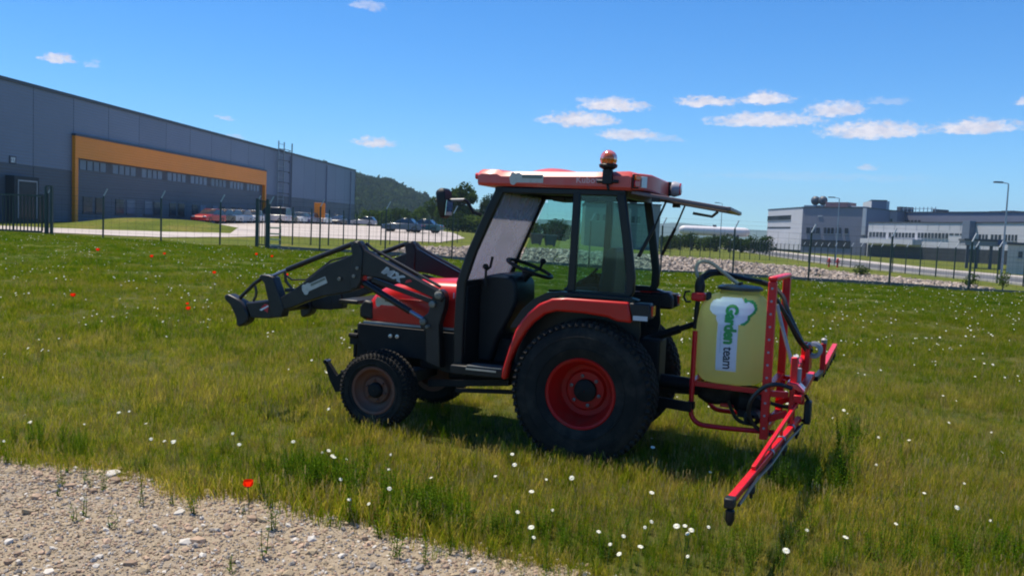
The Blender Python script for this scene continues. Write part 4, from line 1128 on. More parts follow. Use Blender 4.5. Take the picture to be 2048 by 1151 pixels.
# ---- front loader, carried by the tractor
ARM = [(1.152, 1.118), (1.196, 1.161), (1.446, 1.266), (1.711, 1.384), (1.846, 1.447), (1.874, 1.484), (1.904, 1.518), (1.950, 1.516), (1.985, 1.490), (1.969, 1.455), (1.955, 1.408), (2.078, 1.356), (2.183, 1.318), (2.265, 1.26), (2.371, 1.18), (2.485, 1.099), (2.641, 1.005), (2.728, .985), (2.955, .950), (2.902, .831), (2.716, .838), (2.60, .870), (2.583, .922), (2.512, .941), (2.373, 1.001), (2.213, 1.056), (1.98, 1.104), (1.884, 1.143), (1.857, 1.245), (1.723, 1.232), (1.495, 1.190), (1.245, 1.106), (1.18, 1.075)]
for s in (1, -1):
    y1, y0 = s * .52, s * .44
    a_ = MB().prism(ARM, min(y0, y1), max(y0, y1)).build('loader_arm', LOADER, TR, bevel=.008)
    MB().prism([(1.972, 1.475), (1.935, 1.508), (1.905, 1.506), (1.862, 1.44), (1.868, 1.20), (1.90, 1.145), (1.96, 1.13), (1.975, 1.25), (1.952, 1.40)], s * .48 - .052, s * .48 + .052).build('knee_plate', LOADER, a_, bevel=.006)
    cyl = MB().tube([(1.985, s * .48, 1.487), (2.30, s * .48, 1.364), (2.584, s * .48, 1.249)], .0215, 10).build('tilt_cylinder', LOADER, TR)
    MB().tube([(2.584, s * .48, 1.249), (2.757, s * .48, 1.175)], .0135, 8).build('piston_rod', mat('worn_rod', (.20, .22, .27), .35, .6), cyl)
    po = MB().prism([(2.825, 1.178), (2.80, 1.20), (2.726, 1.197), (2.685, 1.182), (2.617, 1.029), (2.580, .925), (2.595, .858), (2.684, .847), (2.730, .99), (2.772, 1.13)], s * .48 - .05, s * .48 + .05).build('tilt_lever', LOADER, TR, bevel=.008)
    MB().tube([(2.812, s * .48, 1.175), (2.901, s * .48, 1.114), (3.038, s * .48, .988)], .0165, 8).build('tilt_rod', LOADER, po)
    MB().tube([(2.885, s * .49, 1.10), (2.872, s * .49, 1.05), (2.876, s * .49, 1.01), (2.90, s * .49, .97)], .011, 6).build('hose', HOSE, po)
    MB().prism([(3.163, 1.001), (3.125, 1.017), (3.054, .990), (2.988, .963), (2.928, .877), (2.919, .822), (2.934, .787), (3.007, .746), (3.032, .758), (3.042, .827), (3.103, .928), (3.154, .966)], s * .48 - .055, s * .48 + .055).build('implement_hook', LOADER, TR, bevel=.012)
    lc = MB().tube([(1.868, s * .48, 1.183), (1.488, s * .48, 1.002), (1.453, s * .48, .985)], .026, 10).build('lift_cylinder', LOADER, TR)
    MB().tube([(1.453, s * .48, .985), (1.325, s * .48, .926)], .0165, 10).build('piston_rod', mat('blue_rod', (.22, .26, .36), .35, .6), lc)
    MB().bar((1.80, s * .47, 1.212), (1.262, s * .47, 1.072), .03, .036).build('levelling_bar', LOADER, TR, bevel=.004)
    tw_ = MB().prism([(1.150, 1.11), (1.168, 1.155), (1.20, 1.176), (1.24, 1.16), (1.272, 1.08), (1.292, .985), (1.33, .955), (1.362, .92), (1.355, .87), (1.31, .835), (1.30, .60), (1.17, .56), (1.195, .90), (1.155, 1.03)], s * .455 - .045, s * .455 + .045).build('loader_tower', LOADER, TR, bevel=.01)
    for px_, pz_, r_ in ((1.203, 1.130, .030), (1.251, 1.057, .026), (1.325, .916, .026), (1.285, .880, .016)):
        MB().lathe([(r_, 0), (r_, s * .024), (r_ * .6, s * .032), (.003, s * .033)], (px_, s * .50, pz_), 'y', 14).build('pin', mat('worn_pin', (.20, .19, .155), .6, .2, var=.3), tw_)
    MB().tube([(2.05, s * .43, 1.385), (2.20, s * .43, 1.345), (2.30, s * .43, 1.27), (2.42, s * .44, 1.175), (2.553, s * .45, 1.165), (2.60, s * .47, 1.20), (2.608, s * .48, 1.235)], .008, 6).build('hose', HOSE, a_)
    MB().tube([(2.606, s * .48, 1.235), (2.60, s * .47, 1.151), (2.55, s * .45, 1.09)], .012, 6).build('hose', HOSE, a_)
    MB().tube([(1.868, s * .47, 1.50), (1.82, s * .45, 1.46), (1.70, s * .44, 1.405), (1.40, s * .44, 1.27), (1.22, s * .44, 1.19)], .013, 6).build('hydraulic_pipe', HOSE, a_)
    MB().box(2.53, 2.60, s * .46 - .03, s * .46 + .03, 1.065, 1.095).build('hose_clamp', PLASTIC, a_, bevel=.005)
    for px_, pz_ in ((1.93, 1.235), (1.90, 1.30), (2.06, 1.205)):
        MB().lathe([(.014, 0), (.014, s * .012), (.003, s * .014)], (px_, s * .532, pz_), 'y', 10).build('bolt', mat('worn_pin', (0, 0, 0)), a_)
for x, z, r_ in ((2.30, 1.13, .045), (2.98, .86, .032), (2.985, .93, .025)):
    MB().tube([(x, -.45, z), (x, .45, z)], r_, 12).build('cross_tube', LOADER, TR)
MB().box(2.02, 2.20, -.30, .30, .985, 1.02).build('valve_guard', LOADER, TR, bevel=.01)
for c in [o for o in TR.children if o.name.startswith('loader_arm')][:1]:
    dx = Vector((-1, 0, -.41)).normalized(); dz = Vector((-.41, 0, 1)).normalized()
    text_obj('arm_lettering', 'MX', .082, WHITE, c, (1.694, .5225, 1.277), dx, dz, bold=.0025, shear=.3, spacing=1.12, xs=1.35, dup=[(0, 0, 0), (.004, 0, 0), (-.004, 0, 0), (0, .003, 0)])
    MB().prism([(1.485, 1.205), (1.45, 1.215), (1.425, 1.221), (1.44, 1.238), (1.475, 1.228)], .5215, .5235).build('red_mark', REDP, c, smooth=0)
    sticker(c, 2.375, 1.105, .5215, .8, ang=R(25))
    MB().prism([(2.80, .925), (2.735, .885), (2.725, .95), (2.76, .955)], .5215, .5235).build('red_mark', REDP, c, smooth=0)
    MB().prism([(2.815, .905), (2.795, .898), (2.725, .938), (2.73, .948)], .5215, .5238).build('white_mark', WHITE, c, smooth=0)

# ================================================================== SPRAYER (own frame; origin on the ground below the mast, turned a little on the hitch)
Fd = Vector((-math.cos(R(19)), math.sin(R(19)), 0)); Ld = Vector((-math.sin(R(19)), -math.cos(R(19)), 0))
so = TO + Fd * -1.285
SP = empty('sprayer', (so.x, so.y, 0), R(161 - 5.3))
tag(SP, 'yellow tank sprayer in a red frame with its boom spread, mounted behind the tractor', 'sprayer')
def yellow():
    mm = bpy.data.materials.new('tank_yellow'); mm.use_nodes = True
    t = mm.node_tree; b = t.nodes['Principled BSDF']
    b.inputs['Roughness'].default_value = .38
    tl = t.nodes.new('ShaderNodeBsdfTranslucent')
    nz = t.nodes.new('ShaderNodeTexNoise'); nz.inputs['Scale'].default_value = 4; nz.inputs['Detail'].default_value = 5
    tcn = t.nodes.new('ShaderNodeTexCoord'); t.links.new(tcn.outputs['Object'], nz.inputs['Vector'])
    r = t.nodes.new('ShaderNodeValToRGB'); r.color_ramp.elements[0].position = .3; r.color_ramp.elements[1].position = .75
    r.color_ramp.elements[0].color = (.95, .87, .36, 1); r.color_ramp.elements[1].color = (.98, .92, .47, 1)
    t.links.new(nz.outputs['Fac'], r.inputs[0]); t.links.new(r.outputs[0], b.inputs['Base Color'])
    tl.inputs[0].default_value = (1.0, .96, .48, 1)
    mx = t.nodes.new('ShaderNodeMixShader'); mx.inputs[0].default_value = .8
    t.links.new(b.outputs[0], mx.inputs[1]); t.links.new(tl.outputs[0], mx.inputs[2])
    t.links.new(mx.outputs[0], t.nodes['Material Output'].inputs[0])
    return mm
YEL = yellow()
TX, TA, TB, TN = .303, .268, .35, 3.0
TPROF = [(.600, .50), (.604, .70), (.616, .80), (.640, .87), (.68, .935), (.74, .98), (.82, 1.0), (.95, 1.0), (1.05, .98), (1.12, .935), (1.17, .87), (1.208, .78), (1.232, .69), (1.247, .60), (1.252, .54)]
def tk(z): return float(np.interp(z, [p[0] for p in TPROF], [p[1] for p in TPROF]))
def tank_y(x, z):
    u = min(.999, abs((x - TX) / (TA * tk(z))))
    return TB * tk(z) * (1 - u ** TN) ** (1 / TN)
mb = MB(); rings = []
nn = 48
for z, k in TPROF:
    ring = []
    for i in range(nn):
        a = 2 * math.pi * i / nn; c, s_ = math.cos(a), math.sin(a)
        ring.append(Vector((TX + TA * k * math.copysign(abs(c) ** (2 / TN), c), TB * k * math.copysign(abs(s_) ** (2 / TN), s_), z)))
    rings.append(ring)
mb.loft(rings)
tk_o = mb.build('tank', YEL, SP, smooth=50)
sb_ = tk_o.modifiers.new('subsurf', 'SUBSURF'); sb_.levels = 1; sb_.render_levels = 1
MB().lathe([(.145, 1.24), (.142, 1.285), (.135, 1.288)], (TX - .02, 0, 0), 'z', 28).build('filler_neck', YEL, tk_o)
ld_ = MB().lathe([(.150, 1.278), (.165, 1.282), (.165, 1.300), (.14, 1.312), (.05, 1.320), (.003, 1.321)], (TX - .02, 0, 0), 'z', 30).build('lid', mat('lid_black', (.02, .028, .036), .4), tk_o)
MB().box(TX - .03, TX - .01, -.05, .05, 1.318, 1.338).build('lid_grip', PLASTIC, ld_, bevel=.005)
MB().lathe([(.02, 1.20), (.02, 1.25), (.012, 1.262), (.003, 1.263)], (TX + .17, .2, 0), 'z', 10).build('vent_cap', PLASTIC, tk_o)
# printed decal on the near face
def onto(p, off=.0035): return Vector((p.x, tank_y(p.x, p.z) + off, p.z))
def decal(name, m_, inside, x0, x1, z0, z1, step, off, parent):
    mb = MB(); idx = {}
    nx_, nz_ = int((x1 - x0) / step), int((z1 - z0) / step)
    for i in range(nx_):
        for j in range(nz_):
            cx, cz = x0 + (i + .5) * step, z0 + (j + .5) * step
            if not inside(cx, cz): continue
            q = []
            for a, b in ((i, j), (i, j + 1), (i + 1, j + 1), (i + 1, j)):
                if (a, b) not in idx:
                    x, z = x0 + a * step, z0 + b * step
                    idx[(a, b)] = len(mb.v); mb.v.append(tuple(onto(Vector((x, 0, z)), off)))
                q.append(idx[(a, b)])
            mb.f.append(tuple(q)); mb.mi.append(0)
    return mb.build(name, m_, parent, smooth=60, recalc=True)
dcx = TX - .005
blobs = [(dcx + .09, 1.165, .055), (dcx + .035, 1.185, .06), (dcx - .03, 1.18, .065), (dcx - .115, 1.165, .055), (dcx - .085, 1.105, .05), (dcx - .02, 1.11, .06), (dcx + .03, 1.10, .06)]
def dec_in(x, z):
    if dcx - .075 < x < dcx + .075 and .715 < z < 1.14: return True
    return any((x - a) ** 2 + (z - b) ** 2 < r_ * r_ for a, b, r_ in blobs) and z < 1.236
DECW = mat('decal_white', (.72, .72, .78), .45)
dc = decal('decal', DECW, dec_in, dcx - .2, dcx + .2, .70, 1.24, .008, .003, tk_o)
gbl = [(dcx - .118, 1.165, .062), (dcx - .088, 1.105, .058), (dcx - .06, 1.20, .05)]
def rim_in(x, z):
    if x > dcx - .086: return False
    o_ = any((x - a) ** 2 + (z - b) ** 2 < r_ * r_ for a, b, r_ in gbl)
    i_ = any((x - a) ** 2 + (z - b) ** 2 < (r_ - .017) ** 2 for a, b, r_ in gbl)
    return o_ and not i_ and z < 1.234
decal('decal_outline', GREENP, rim_in, dcx - .2, dcx + .05, 1.02, 1.24, .006, .0045, dc)
pr = lambda p: onto(p, .0055)
# lettering runs down the tank: reading direction is -z, letter tops point to -x (right in view)
text_obj('decal_green_word', 'Garden', .115, GREENP, dc, (dcx + .020, 0, 1.19), (0, 0, -1), (-1, 0, 0), bold=.002, project=pr, spacing=.94, xs=.84, dup=[(0, 0, 0), (.005, 0, .0004), (-.005, 0, .0008), (0, .004, .0012), (0, -.004, .0016)])
text_obj('decal_dark_word', 'team', .098, DARKP, dc, (dcx + .020, 0, .892), (0, 0, -1), (-1, 0, 0), project=pr, spacing=.94, xs=.86, dup=[(0, 0, 0), (.003, 0, .0004), (0, .003, .0008)])
text_obj('decal_small_print', 'www.gardenteam', .022, mat('faint_print', (.45, .5, .55), .5), dc, (dcx + .05, 0, 1.0), (0, 0, -1), (-1, 0, 0), project=pr)

# frame
def arc(c, r_, a0, a1, y, n=6):
    return [(c[0] + r_ * math.cos(R(a)), y, c[1] + r_ * math.sin(R(a))) for a in np.linspace(a0, a1, n)]
for s in (1, -1):
    y = s * .31
    MB().tube([(.535, y, .98), (.535, y, .42)] + arc((.435, .40), .10, 0, -90, y)[1:] + [(.30, y, .30), (-.06, y, .315)], .0185, 8).build('frame_hoop', SPRED, SP)
    MB().bar((.54, y * .9, .595), (-.05, y * .9, .585), .04, .035).build('tank_bearer', SPRED, SP, bevel=.004)
    ms = MB().box(-.028, .028, s * .40 - .03, s * .40 + .03, .28, 1.375).build('mast', SPRED, SP, bevel=.005)
    for k in range(12):
        MB().lathe([(.0085, 0), (.0085, s * .003), (.002, s * .0035)], (0.0, s * .430, .36 + k * .088), 'y', 8).build('mast_hole', GREYP, ms)
    MB().bar((.53, y, .44), (.53, y * 1.16, .44), .05, .05).build('hitch_pin_block', CHASSIS, SP)
    MB().bar((.02, s * .40, .60), (-.14, s * .36, .60), .04, .04).build('mast_bracket', SPRED, SP)
    MB().bar((.02, s * .38, .40), (-.14, s * .34, .47), .04, .04).build('mast_bracket', SPRED, SP)
MB().box(-.03, .03, -.43, .43, 1.3755, 1.41).build('mast_head', SPRED, SP, bevel=.012)
MB().bar((.535, -.31, .60), (.535, .31, .60), .04, .04).build('cross_bar', SPRED, SP)
MB().bar((0, -.37, .62), (0, .37, .62), .045, .045).build('cross_bar', SPRED, SP)
MB().bar((0, -.37, .34), (0, .37, .34), .04, .04).build('cross_bar', SPRED, SP)
MB().bar((.535, 0, .62), (.535, 0, 1.05), .05, .03).build('top_link_post', SPRED, SP)
# pump with its drive cover, under the tank
pm = MB().lathe([(.06, -.13), (.10, -.12), (.115, -.04), (.115, .06), (.08, .10), (.05, .13)], (.16, .05, .47), 'x', 16).build('pump', CHASSIS, SP)
MB().box(.06, .22, -.10, .20, .37, .42).build('pump_foot', CHASSIS, pm)
MB().lathe([(.035, -.16), (.075, -.06), (.09, .02), (.085, .10), (.05, .16)], (.38, .03, .50), 'x', 14).build('drive_cover', RUBBER, SP)
MB().lathe([(.055, 0), (.055, .14), (.03, .15)], (.10, .20, .40), 'y', 12).build('filter_bowl', PLASTIC, SP)
MB().box(.26, .36, .06, .14, .415, .438).build('red_cap', mat('red_cap', (.7, .05, .03), .4), SP, bevel=.008)
# valve block at the front of the tank
vb = MB().box(.50, .60, .10, .22, 1.19, 1.25).build('valve_block', SPRED, SP, bevel=.012)
MB().tube([(.62, .16, 1.255), (.655, .16, 1.25), (.665, .16, 1.21), (.645, .16, 1.175), (.61, .16, 1.18)], .009, 6).build('valve_handle', PLASTIC, vb)
MB().lathe([(.035, 1.25), (.04, 1.30), (.03, 1.345), (.02, 1.36)], (.555, .14, 0), 'z', 12).build('valve_cap', PLASTIC, vb)
MB().tube([(.56, .16, 1.19), (.57, .16, .98)], .018, 8).build('valve_pipe', PLASTIC, vb)
# boom centre frame
cf = empty('boom_centre', parent=SP)
MB().box(-.19, -.145, -.36, -.31, .42, .90).build('upright', SPRED, cf, bevel=.005)
MB().box(-.19, -.145, .31, .36, .38, .86).build('upright', SPRED, cf, bevel=.005)
MB().bar((-.215, -.5, .63), (-.215, .5, .60), .05, .05).build('beam', SPRED, cf, bevel=.004)
MB().bar((-.165, -.31, .78), (-.165, .31, .76), .04, .04).build('beam', SPRED, cf, bevel=.004)
MB().prism([(-.13, .66), (-.13, .70), (-.20, .69), (-.25, .645), (-.25, .62), (-.19, .645)], .26, .42).build('fold_bracket', mat('bright_red', (.72, .02, .03), .22, coat=.6), cf, bevel=.008)
MB().lathe([(.035, -.05), (.06, -.045), (.06, -.03), (.03, -.02), (.03, .02), (.06, .03), (.06, .045), (.035, .05)], (-.245, -.20, .86), 'y', 16).build('hose_reel', GREYP, cf)
MB().tube([(-.19, .28, .66), (-.19, .28, .78)], .022, 8).build('spring', GREYP, cf)
MB().tube([(-.15, -.1, .60), (-.15, .1, .84)], .02, 8).build('damper', GREYP, cf)
MB().box(-.225, -.19, -.34, -.10, .70, .90).build('carriage_plate', SPRED, cf, bevel=.004)
# near boom wing, spread out to the left of the tractor
bn = empty('boom_wing', parent=SP)
def bpt(t): return Vector((-.215 + .093 * t, .30 + 2.10 * t, .432 - .012 * t))
MB().bar(bpt(0), bpt(1), .036, .036).build('lower_tube', SPRED, bn, bevel=.004)
sa, sb2 = Vector((-.215, .22, .575)), Vector((-.146, 1.88, .452))
MB().bar(sa, sb2, .022, .022).build('upper_strut', SPRED, bn, bevel=.003)
for t in (.16, .34, .52):
    MB().bar(bpt(t), sa.lerp(sb2, t * 1.27 + .05), .015, .015).build('brace', SPRED, bn)
    MB().lathe([(.026, -.02), (.026, .02)], bpt(t), 'y', 10).build('clamp_ring', GREYP, bn)
def nozzle(par, x, y, z):
    n_ = MB().box(x - .025, x + .012, y - .02, y + .02, z - .045, z - .0215).build('nozzle_clamp', PLASTIC, par, bevel=.003)
    MB().lathe([(.014, z - .045), (.019, z - .055), (.019, z - .085), (.010, z - .095), (.008, z - .115), (.002, z - .116)], (x - .008, y, 0), 'z', 10).build('nozzle', PLASTIC, n_)
for t in (.06, .30, .54, .78): nozzle(bn, *bpt(t))
MB().tube([bpt(t) + Vector((-.03, 0, -.024 - .008 * math.sin(t * 14))) for t in np.linspace(.02, .98, 15)], .009, 6).build('spray_line', HOSE, bn)
ec = MB().box(-.15, -.10, 2.404, 2.47, .395, .445).build('end_cap', PLASTIC, bn, bevel=.008)
MB().lathe([(.010, .315), (.016, .33), (.022, .34), (.022, .385), (.012, .394)], (-.13, 2.45, 0), 'z', 10).build('end_nozzle', PLASTIC, ec)
# far boom wing
bf = empty('boom_wing', parent=SP)
MB().bar((-.27, -.95, .64), (-.265, -2.35, .66), .042, .05).build('lower_tube', SPRED, bf, bevel=.004)
MB().bar((-.245, -.5, .60), (-.265, -1.0, .61), .04, .04).build('root_tube', BLACK, bf, bevel=.004)
MB().box(-.285, -.245, -.90, -.85, .60, .84).build('fold_post', SPRED, bf, bevel=.004)
MB().lathe([(.022, .84), (.026, .87), (.01, .885)], (-.265, -.875, 0), 'z', 10).build('fold_pin', DULL, bf)
for y in (-1.1, -1.5, -1.9, -2.3): nozzle(bf, -.255, y, .645)
# hoses
for name, m_, r_, pth in (
    ('hose', HOSEC, .014, [(.575, .1, 1.35), (.60, .1, 1.42), (.575, .08, 1.475), (.50, .05, 1.47), (.42, .02, 1.41), (.34, 0, 1.35), (.30, 0, 1.325)]),
    ('hose', HOSE, .019, [(.555, .14, 1.33), (.545, .12, 1.375), (.50, .08, 1.405), (.44, .0, 1.405), (.36, -.1, 1.375), (.22, -.2, 1.345), (.10, -.25, 1.315), (.03, -.22, 1.27)]),
    ('hose', HOSE, .016, [(.54, .10, 1.35), (.49, .05, 1.385), (.40, -.05, 1.39), (.28, -.15, 1.36), (.12, -.2, 1.33), (.0, -.15, 1.25), (-.05, -.1, 1.15), (-.14, -.1, .97), (-.215, -.12, .83)]),
    ('hose', HOSE, .014, [(.02, -.05, 1.22), (-.06, -.05, 1.08), (-.15, -.08, .92), (-.22, -.18, .84)]),
    ('hose', HOSE, .013, [(.02, .05, 1.24), (-.07, 0, 1.10), (-.17, -.05, .93), (-.235, -.15, .86)]),
    ('hose', GREYP, .013, [(.0, .12, 1.20), (-.04, .12, 1.06), (-.10, .14, .88), (-.16, .16, .72)]),
    ('hose', HOSE, .015, [(-.17, .42, .655), (-.08, .43, .675), (.0, .44, .655), (.06, .44, .60), (.10, .44, .53), (.105, .42, .44), (.07, .40, .37), (.0, .38, .315), (-.04, .36, .31)]),
    ('hose', HOSE, .012, [(-.25, .30, .60), (-.28, .25, .52), (-.27, .22, .44), (-.24, .30, .42)]),
    ('hose', HOSE, .014, [(.20, .1, .56), (.12, .2, .55), (.03, .25, .52), (-.10, .28, .50), (-.2, .33, .52)]),
    ('hose', HOSE, .014, [(.30, .12, .46), (.22, .22, .36), (.10, .28, .35), (0, .3, .42)])):
    # smooth the path
    P_ = [Vector(p) for p in pth]; sm = []
    for i in range(len(P_) - 1):
        a, b, c, d_ = P_[max(0, i - 1)], P_[i], P_[i + 1], P_[min(len(P_) - 1, i + 2)]
        for t in (0, .25, .5, .75):
            sm.append(.5 * ((2 * b) + (c - a) * t + (2 * a - 5 * b + 4 * c - d_) * t * t + (3 * b - a - 3 * c + d_) * t ** 3))
    sm.append(P_[-1])
    MB().tube(sm, r_, 8).build(name, m_, SP)
MB().box(-.29, -.245, .22, .32, .40, .56).build('valve_bank', PLASTIC, SP, bevel=.01)

# ================================================================== FENCES, LAMPS, CARS, TREES
FGREEN = mat('fence_green', (0.012, 0.030, 0.026), 0.45, var=.2, vscale=3)
ARMW = mat('arm_galvanised', (0.42, 0.44, 0.45), 0.5, .3)
_meshes = {}
def post_mesh(h, w, arm):
    k = ('post', h, w, arm)
    if k not in _meshes:
        mb = MB(); mb.box(-w / 2, w / 2, -w / 2, w / 2, -.3, h)
        _meshes[k] = mb.mesh('post', FGREEN)
    return _meshes[k]
def arm_mesh(h, w, dx):
    k = ('arm', h, w, dx)
    if k not in _meshes:
        mb = MB(); mb.bar((0, 0, h + .003), (dx, dx * .2, h + .34), w * .7, w * .7)
        _meshes[k] = mb.mesh('post_arm', ARMW)
    return _meshes[k]
def fence(name, label, pts, h=2.0, w=.06, arm=.16, panel=True, slab=False, group=None, thick=(), arm_every=1, wires=True):
    e = empty(name, pts[0]); tag(e, label, 'fence', group)
    o0 = Vector(pts[0])
    for i, p in enumerate(pts):
        ww = .13 if i in thick else w
        po = bpy.data.objects.new('post', post_mesh(h + (.15 if i in thick else 0), ww, 0)); link(po, e); po.location = Vector(p) - o0
        po.rotation_euler = (R(random.uniform(-.6, .6)), R(random.uniform(-.6, .6)), 0)
        if arm and i not in thick and i % arm_every == 0:
            a = bpy.data.objects.new('post_arm', arm_mesh(h, w, arm)); link(a, po)
    for i in range(len(pts) - 1):
        a, b = Vector(pts[i]) - o0, Vector(pts[i + 1]) - o0
        if panel:
            mb = MB(); n = 9
            for k in range(n):
                z = .08 + (h - .14) * k / (n - 1)
                mb.bar(a + Vector((0, 0, z)), b + Vector((0, 0, z)), .006)
            m_ = max(2, int((b - a).length / .4))
            for k in range(1, m_):
                c = a.lerp(b, k / m_); mb.bar(c + Vector((0, 0, .06)), c + Vector((0, 0, h - .04)), .005)
            if arm and wires:
                for q in (.45, .95):
                    d_ = Vector((arm * q, arm * .2 * q, h + .34 * q)); mb.bar(a + d_, b + d_, .004)
            mb.build('mesh_panel', FGREEN, e, smooth=0)
        if slab:
            u = (b - a).normalized() * .05
            MB().bar(a + u + Vector((0, 0, .04)), b - u + Vector((0, 0, .04)), .06, .22).build('base_slab', mat('slab_grey', (.12, .125, .13), .9, var=.15), e, smooth=0)
    return e
def YA(px): return float(np.interp(px, [95, 206, 440, 905, 1470, 1945, 2150], [41, 40, 38.5, 36.8, 35.5, 34, 33.4]))
fence('mesh_fence', 'green mesh fence run between the barred gate and the thick gate post, left', [ground(px, YA(px)) for px in (96, 206, 322, 440, 512)], slab=False)
fence('mesh_fence', 'long green mesh fence behind the tractor, from the gate post to the right edge', [ground(px, YA(px)) for px in (538, 640, 771, 905, 1040, 1180, 1325, 1470, 1622, 1785, 1945, 2115)], slab=True)
gp = empty('pedestrian_gate', ground(514, YA(514))); tag(gp, 'narrow dark gate with thick posts and pale rungs in the fence', 'gate')
q1 = ground(534, YA(534)) - ground(514, YA(514))
for v in (Vector((0, 0, 0)), q1):
    o = bpy.data.objects.new('gate_post', post_mesh(2.2, .13, 1)); link(o, gp); o.location = v
MB().bar(Vector((.08, 0, 2.1)), q1 + Vector((-.08, 0, 2.1)), .05).build('top_bar', FGREEN, gp)
MB().bar(Vector((.08, 0, .15)), q1 + Vector((-.08, 0, .15)), .05).build('bottom_bar', FGREEN, gp)
for k in range(1, 4):
    c = q1 * (k / 4); MB().bar(c + Vector((0, 0, .18)), c + Vector((0, 0, 2.07)), .02).build('gate_bar', FGREEN, gp)
# pale striped rack beyond the gate
rk = empty('striped_rack', ground(549, 40)); tag(rk, 'low rack of pale yellow boards standing just behind the gate post', 'rack')
PALEY = mat('pale_boards', (.55, .52, .30), .8, var=.2)
for z in (.12, .38, .64, .92):
    MB().box(-.30, .30, -.03, .03, z, z + .07).build('board', PALEY, rk, bevel=.004)
for s in (-.26, .26): MB().box(s - .03, s + .03, .032, .08, -.1, 1.05).build('upright', PIER, rk)
fence('mesh_fence', 'green mesh fence running away along the yard behind the loader', [ground(px, Y) for px, Y in zip((560, 585, 622, 657, 687, 713, 738, 762, 780, 799, 816, 831, 845, 858, 871, 883, 894, 905, 915), np.linspace(44, 68, 19))], h=2.0, arm=0)
cpts = []
for k in range(34):
    x, y = rp(-2.5 + k * 3.1, -.9)
    cpts.append(Vector((x, y, gzf(x, y))))
fence('mesh_fence', 'green mesh fence with leaning arms along the near kerb of the road', cpts, h=1.9, arm=.2)
fence('mesh_fence', 'distant dark mesh fence before the hedge and the white tank', [ground(px, 96) for px in range(1322, 1545, 20)], h=2.2, arm=0, w=.07)
# barred sliding gate at the left edge
g0 = ground(-30, 41.5); g1 = ground(84, 41)
sgt = empty('barred_gate', g0); tag(sgt, 'dark barred sliding gate at the left edge of the meadow', 'gate')
dv = g1 - g0
MB().bar(Vector((0, 0, .12)), dv + Vector((0, 0, .12)), .08, .1).build('bottom_rail', FGREEN, sgt)
MB().bar(Vector((0, 0, 1.85)), dv + Vector((0, 0, 1.85)), .07, .08).build('top_rail', FGREEN, sgt)
for k in range(17):
    c = dv * (k / 16); MB().bar(c + Vector((0, 0, .172)), c + Vector((0, 0, 1.808)), .05 if k % 8 else .08).build('gate_bar', FGREEN, sgt, smooth=0)
gq = empty('gate_frame_post', g1 + Vector((.2, 0, 0))); tag(gq, 'pair of tall dark guide posts at the right end of the barred gate', 'post')
for s in (0, .26): MB().box(s - .06, s + .06, -.06, .06, -.2, 2.3).build('post', FGREEN, gq)
MB().box(-.03, .29, -.03, .03, 2.302, 2.36).build('top_plate', FGREEN, gq)

def lamp_post(px, Y, top_py, arm_px, label):
    g_ = ground(px, Y); e = empty('street_lamp', g_); tag(e, label, 'lamp', 'street lamps by the road')
    h = at(px, top_py, Y).z - g_.z; al = (px - arm_px) * Y / F
    MB().tube([(0, 0, -.2), (0, 0, 1.2), (0, 0, h)], [.085, .075, .045], 10).build('pole', GALV, e)
    MB().tube([(0, 0, h), (-.06, 0, h + .05), (-al * .45, 0, h + .10)], .035, 8).build('arm', GALV, e)
    MB().loft([[Vector((x, y, z)) for y, z in ((-w, h + .06), (w, h + .06), (w * .8, h + .17), (-w * .8, h + .17))] for x, w in ((-al * .4, .09), (-al * .6, .16), (-al, .13))]).build('lantern', PIER, e, bevel=.01)
lamp_post(2009, 62, 368, 1980, 'tall street lamp with arm to the left at the right edge')
lamp_post(1674, 95, 397, 1652, 'street lamp in front of the office block')
lamp_post(1441, 140, 407, 1426, 'farther street lamp beside the white storage tank')

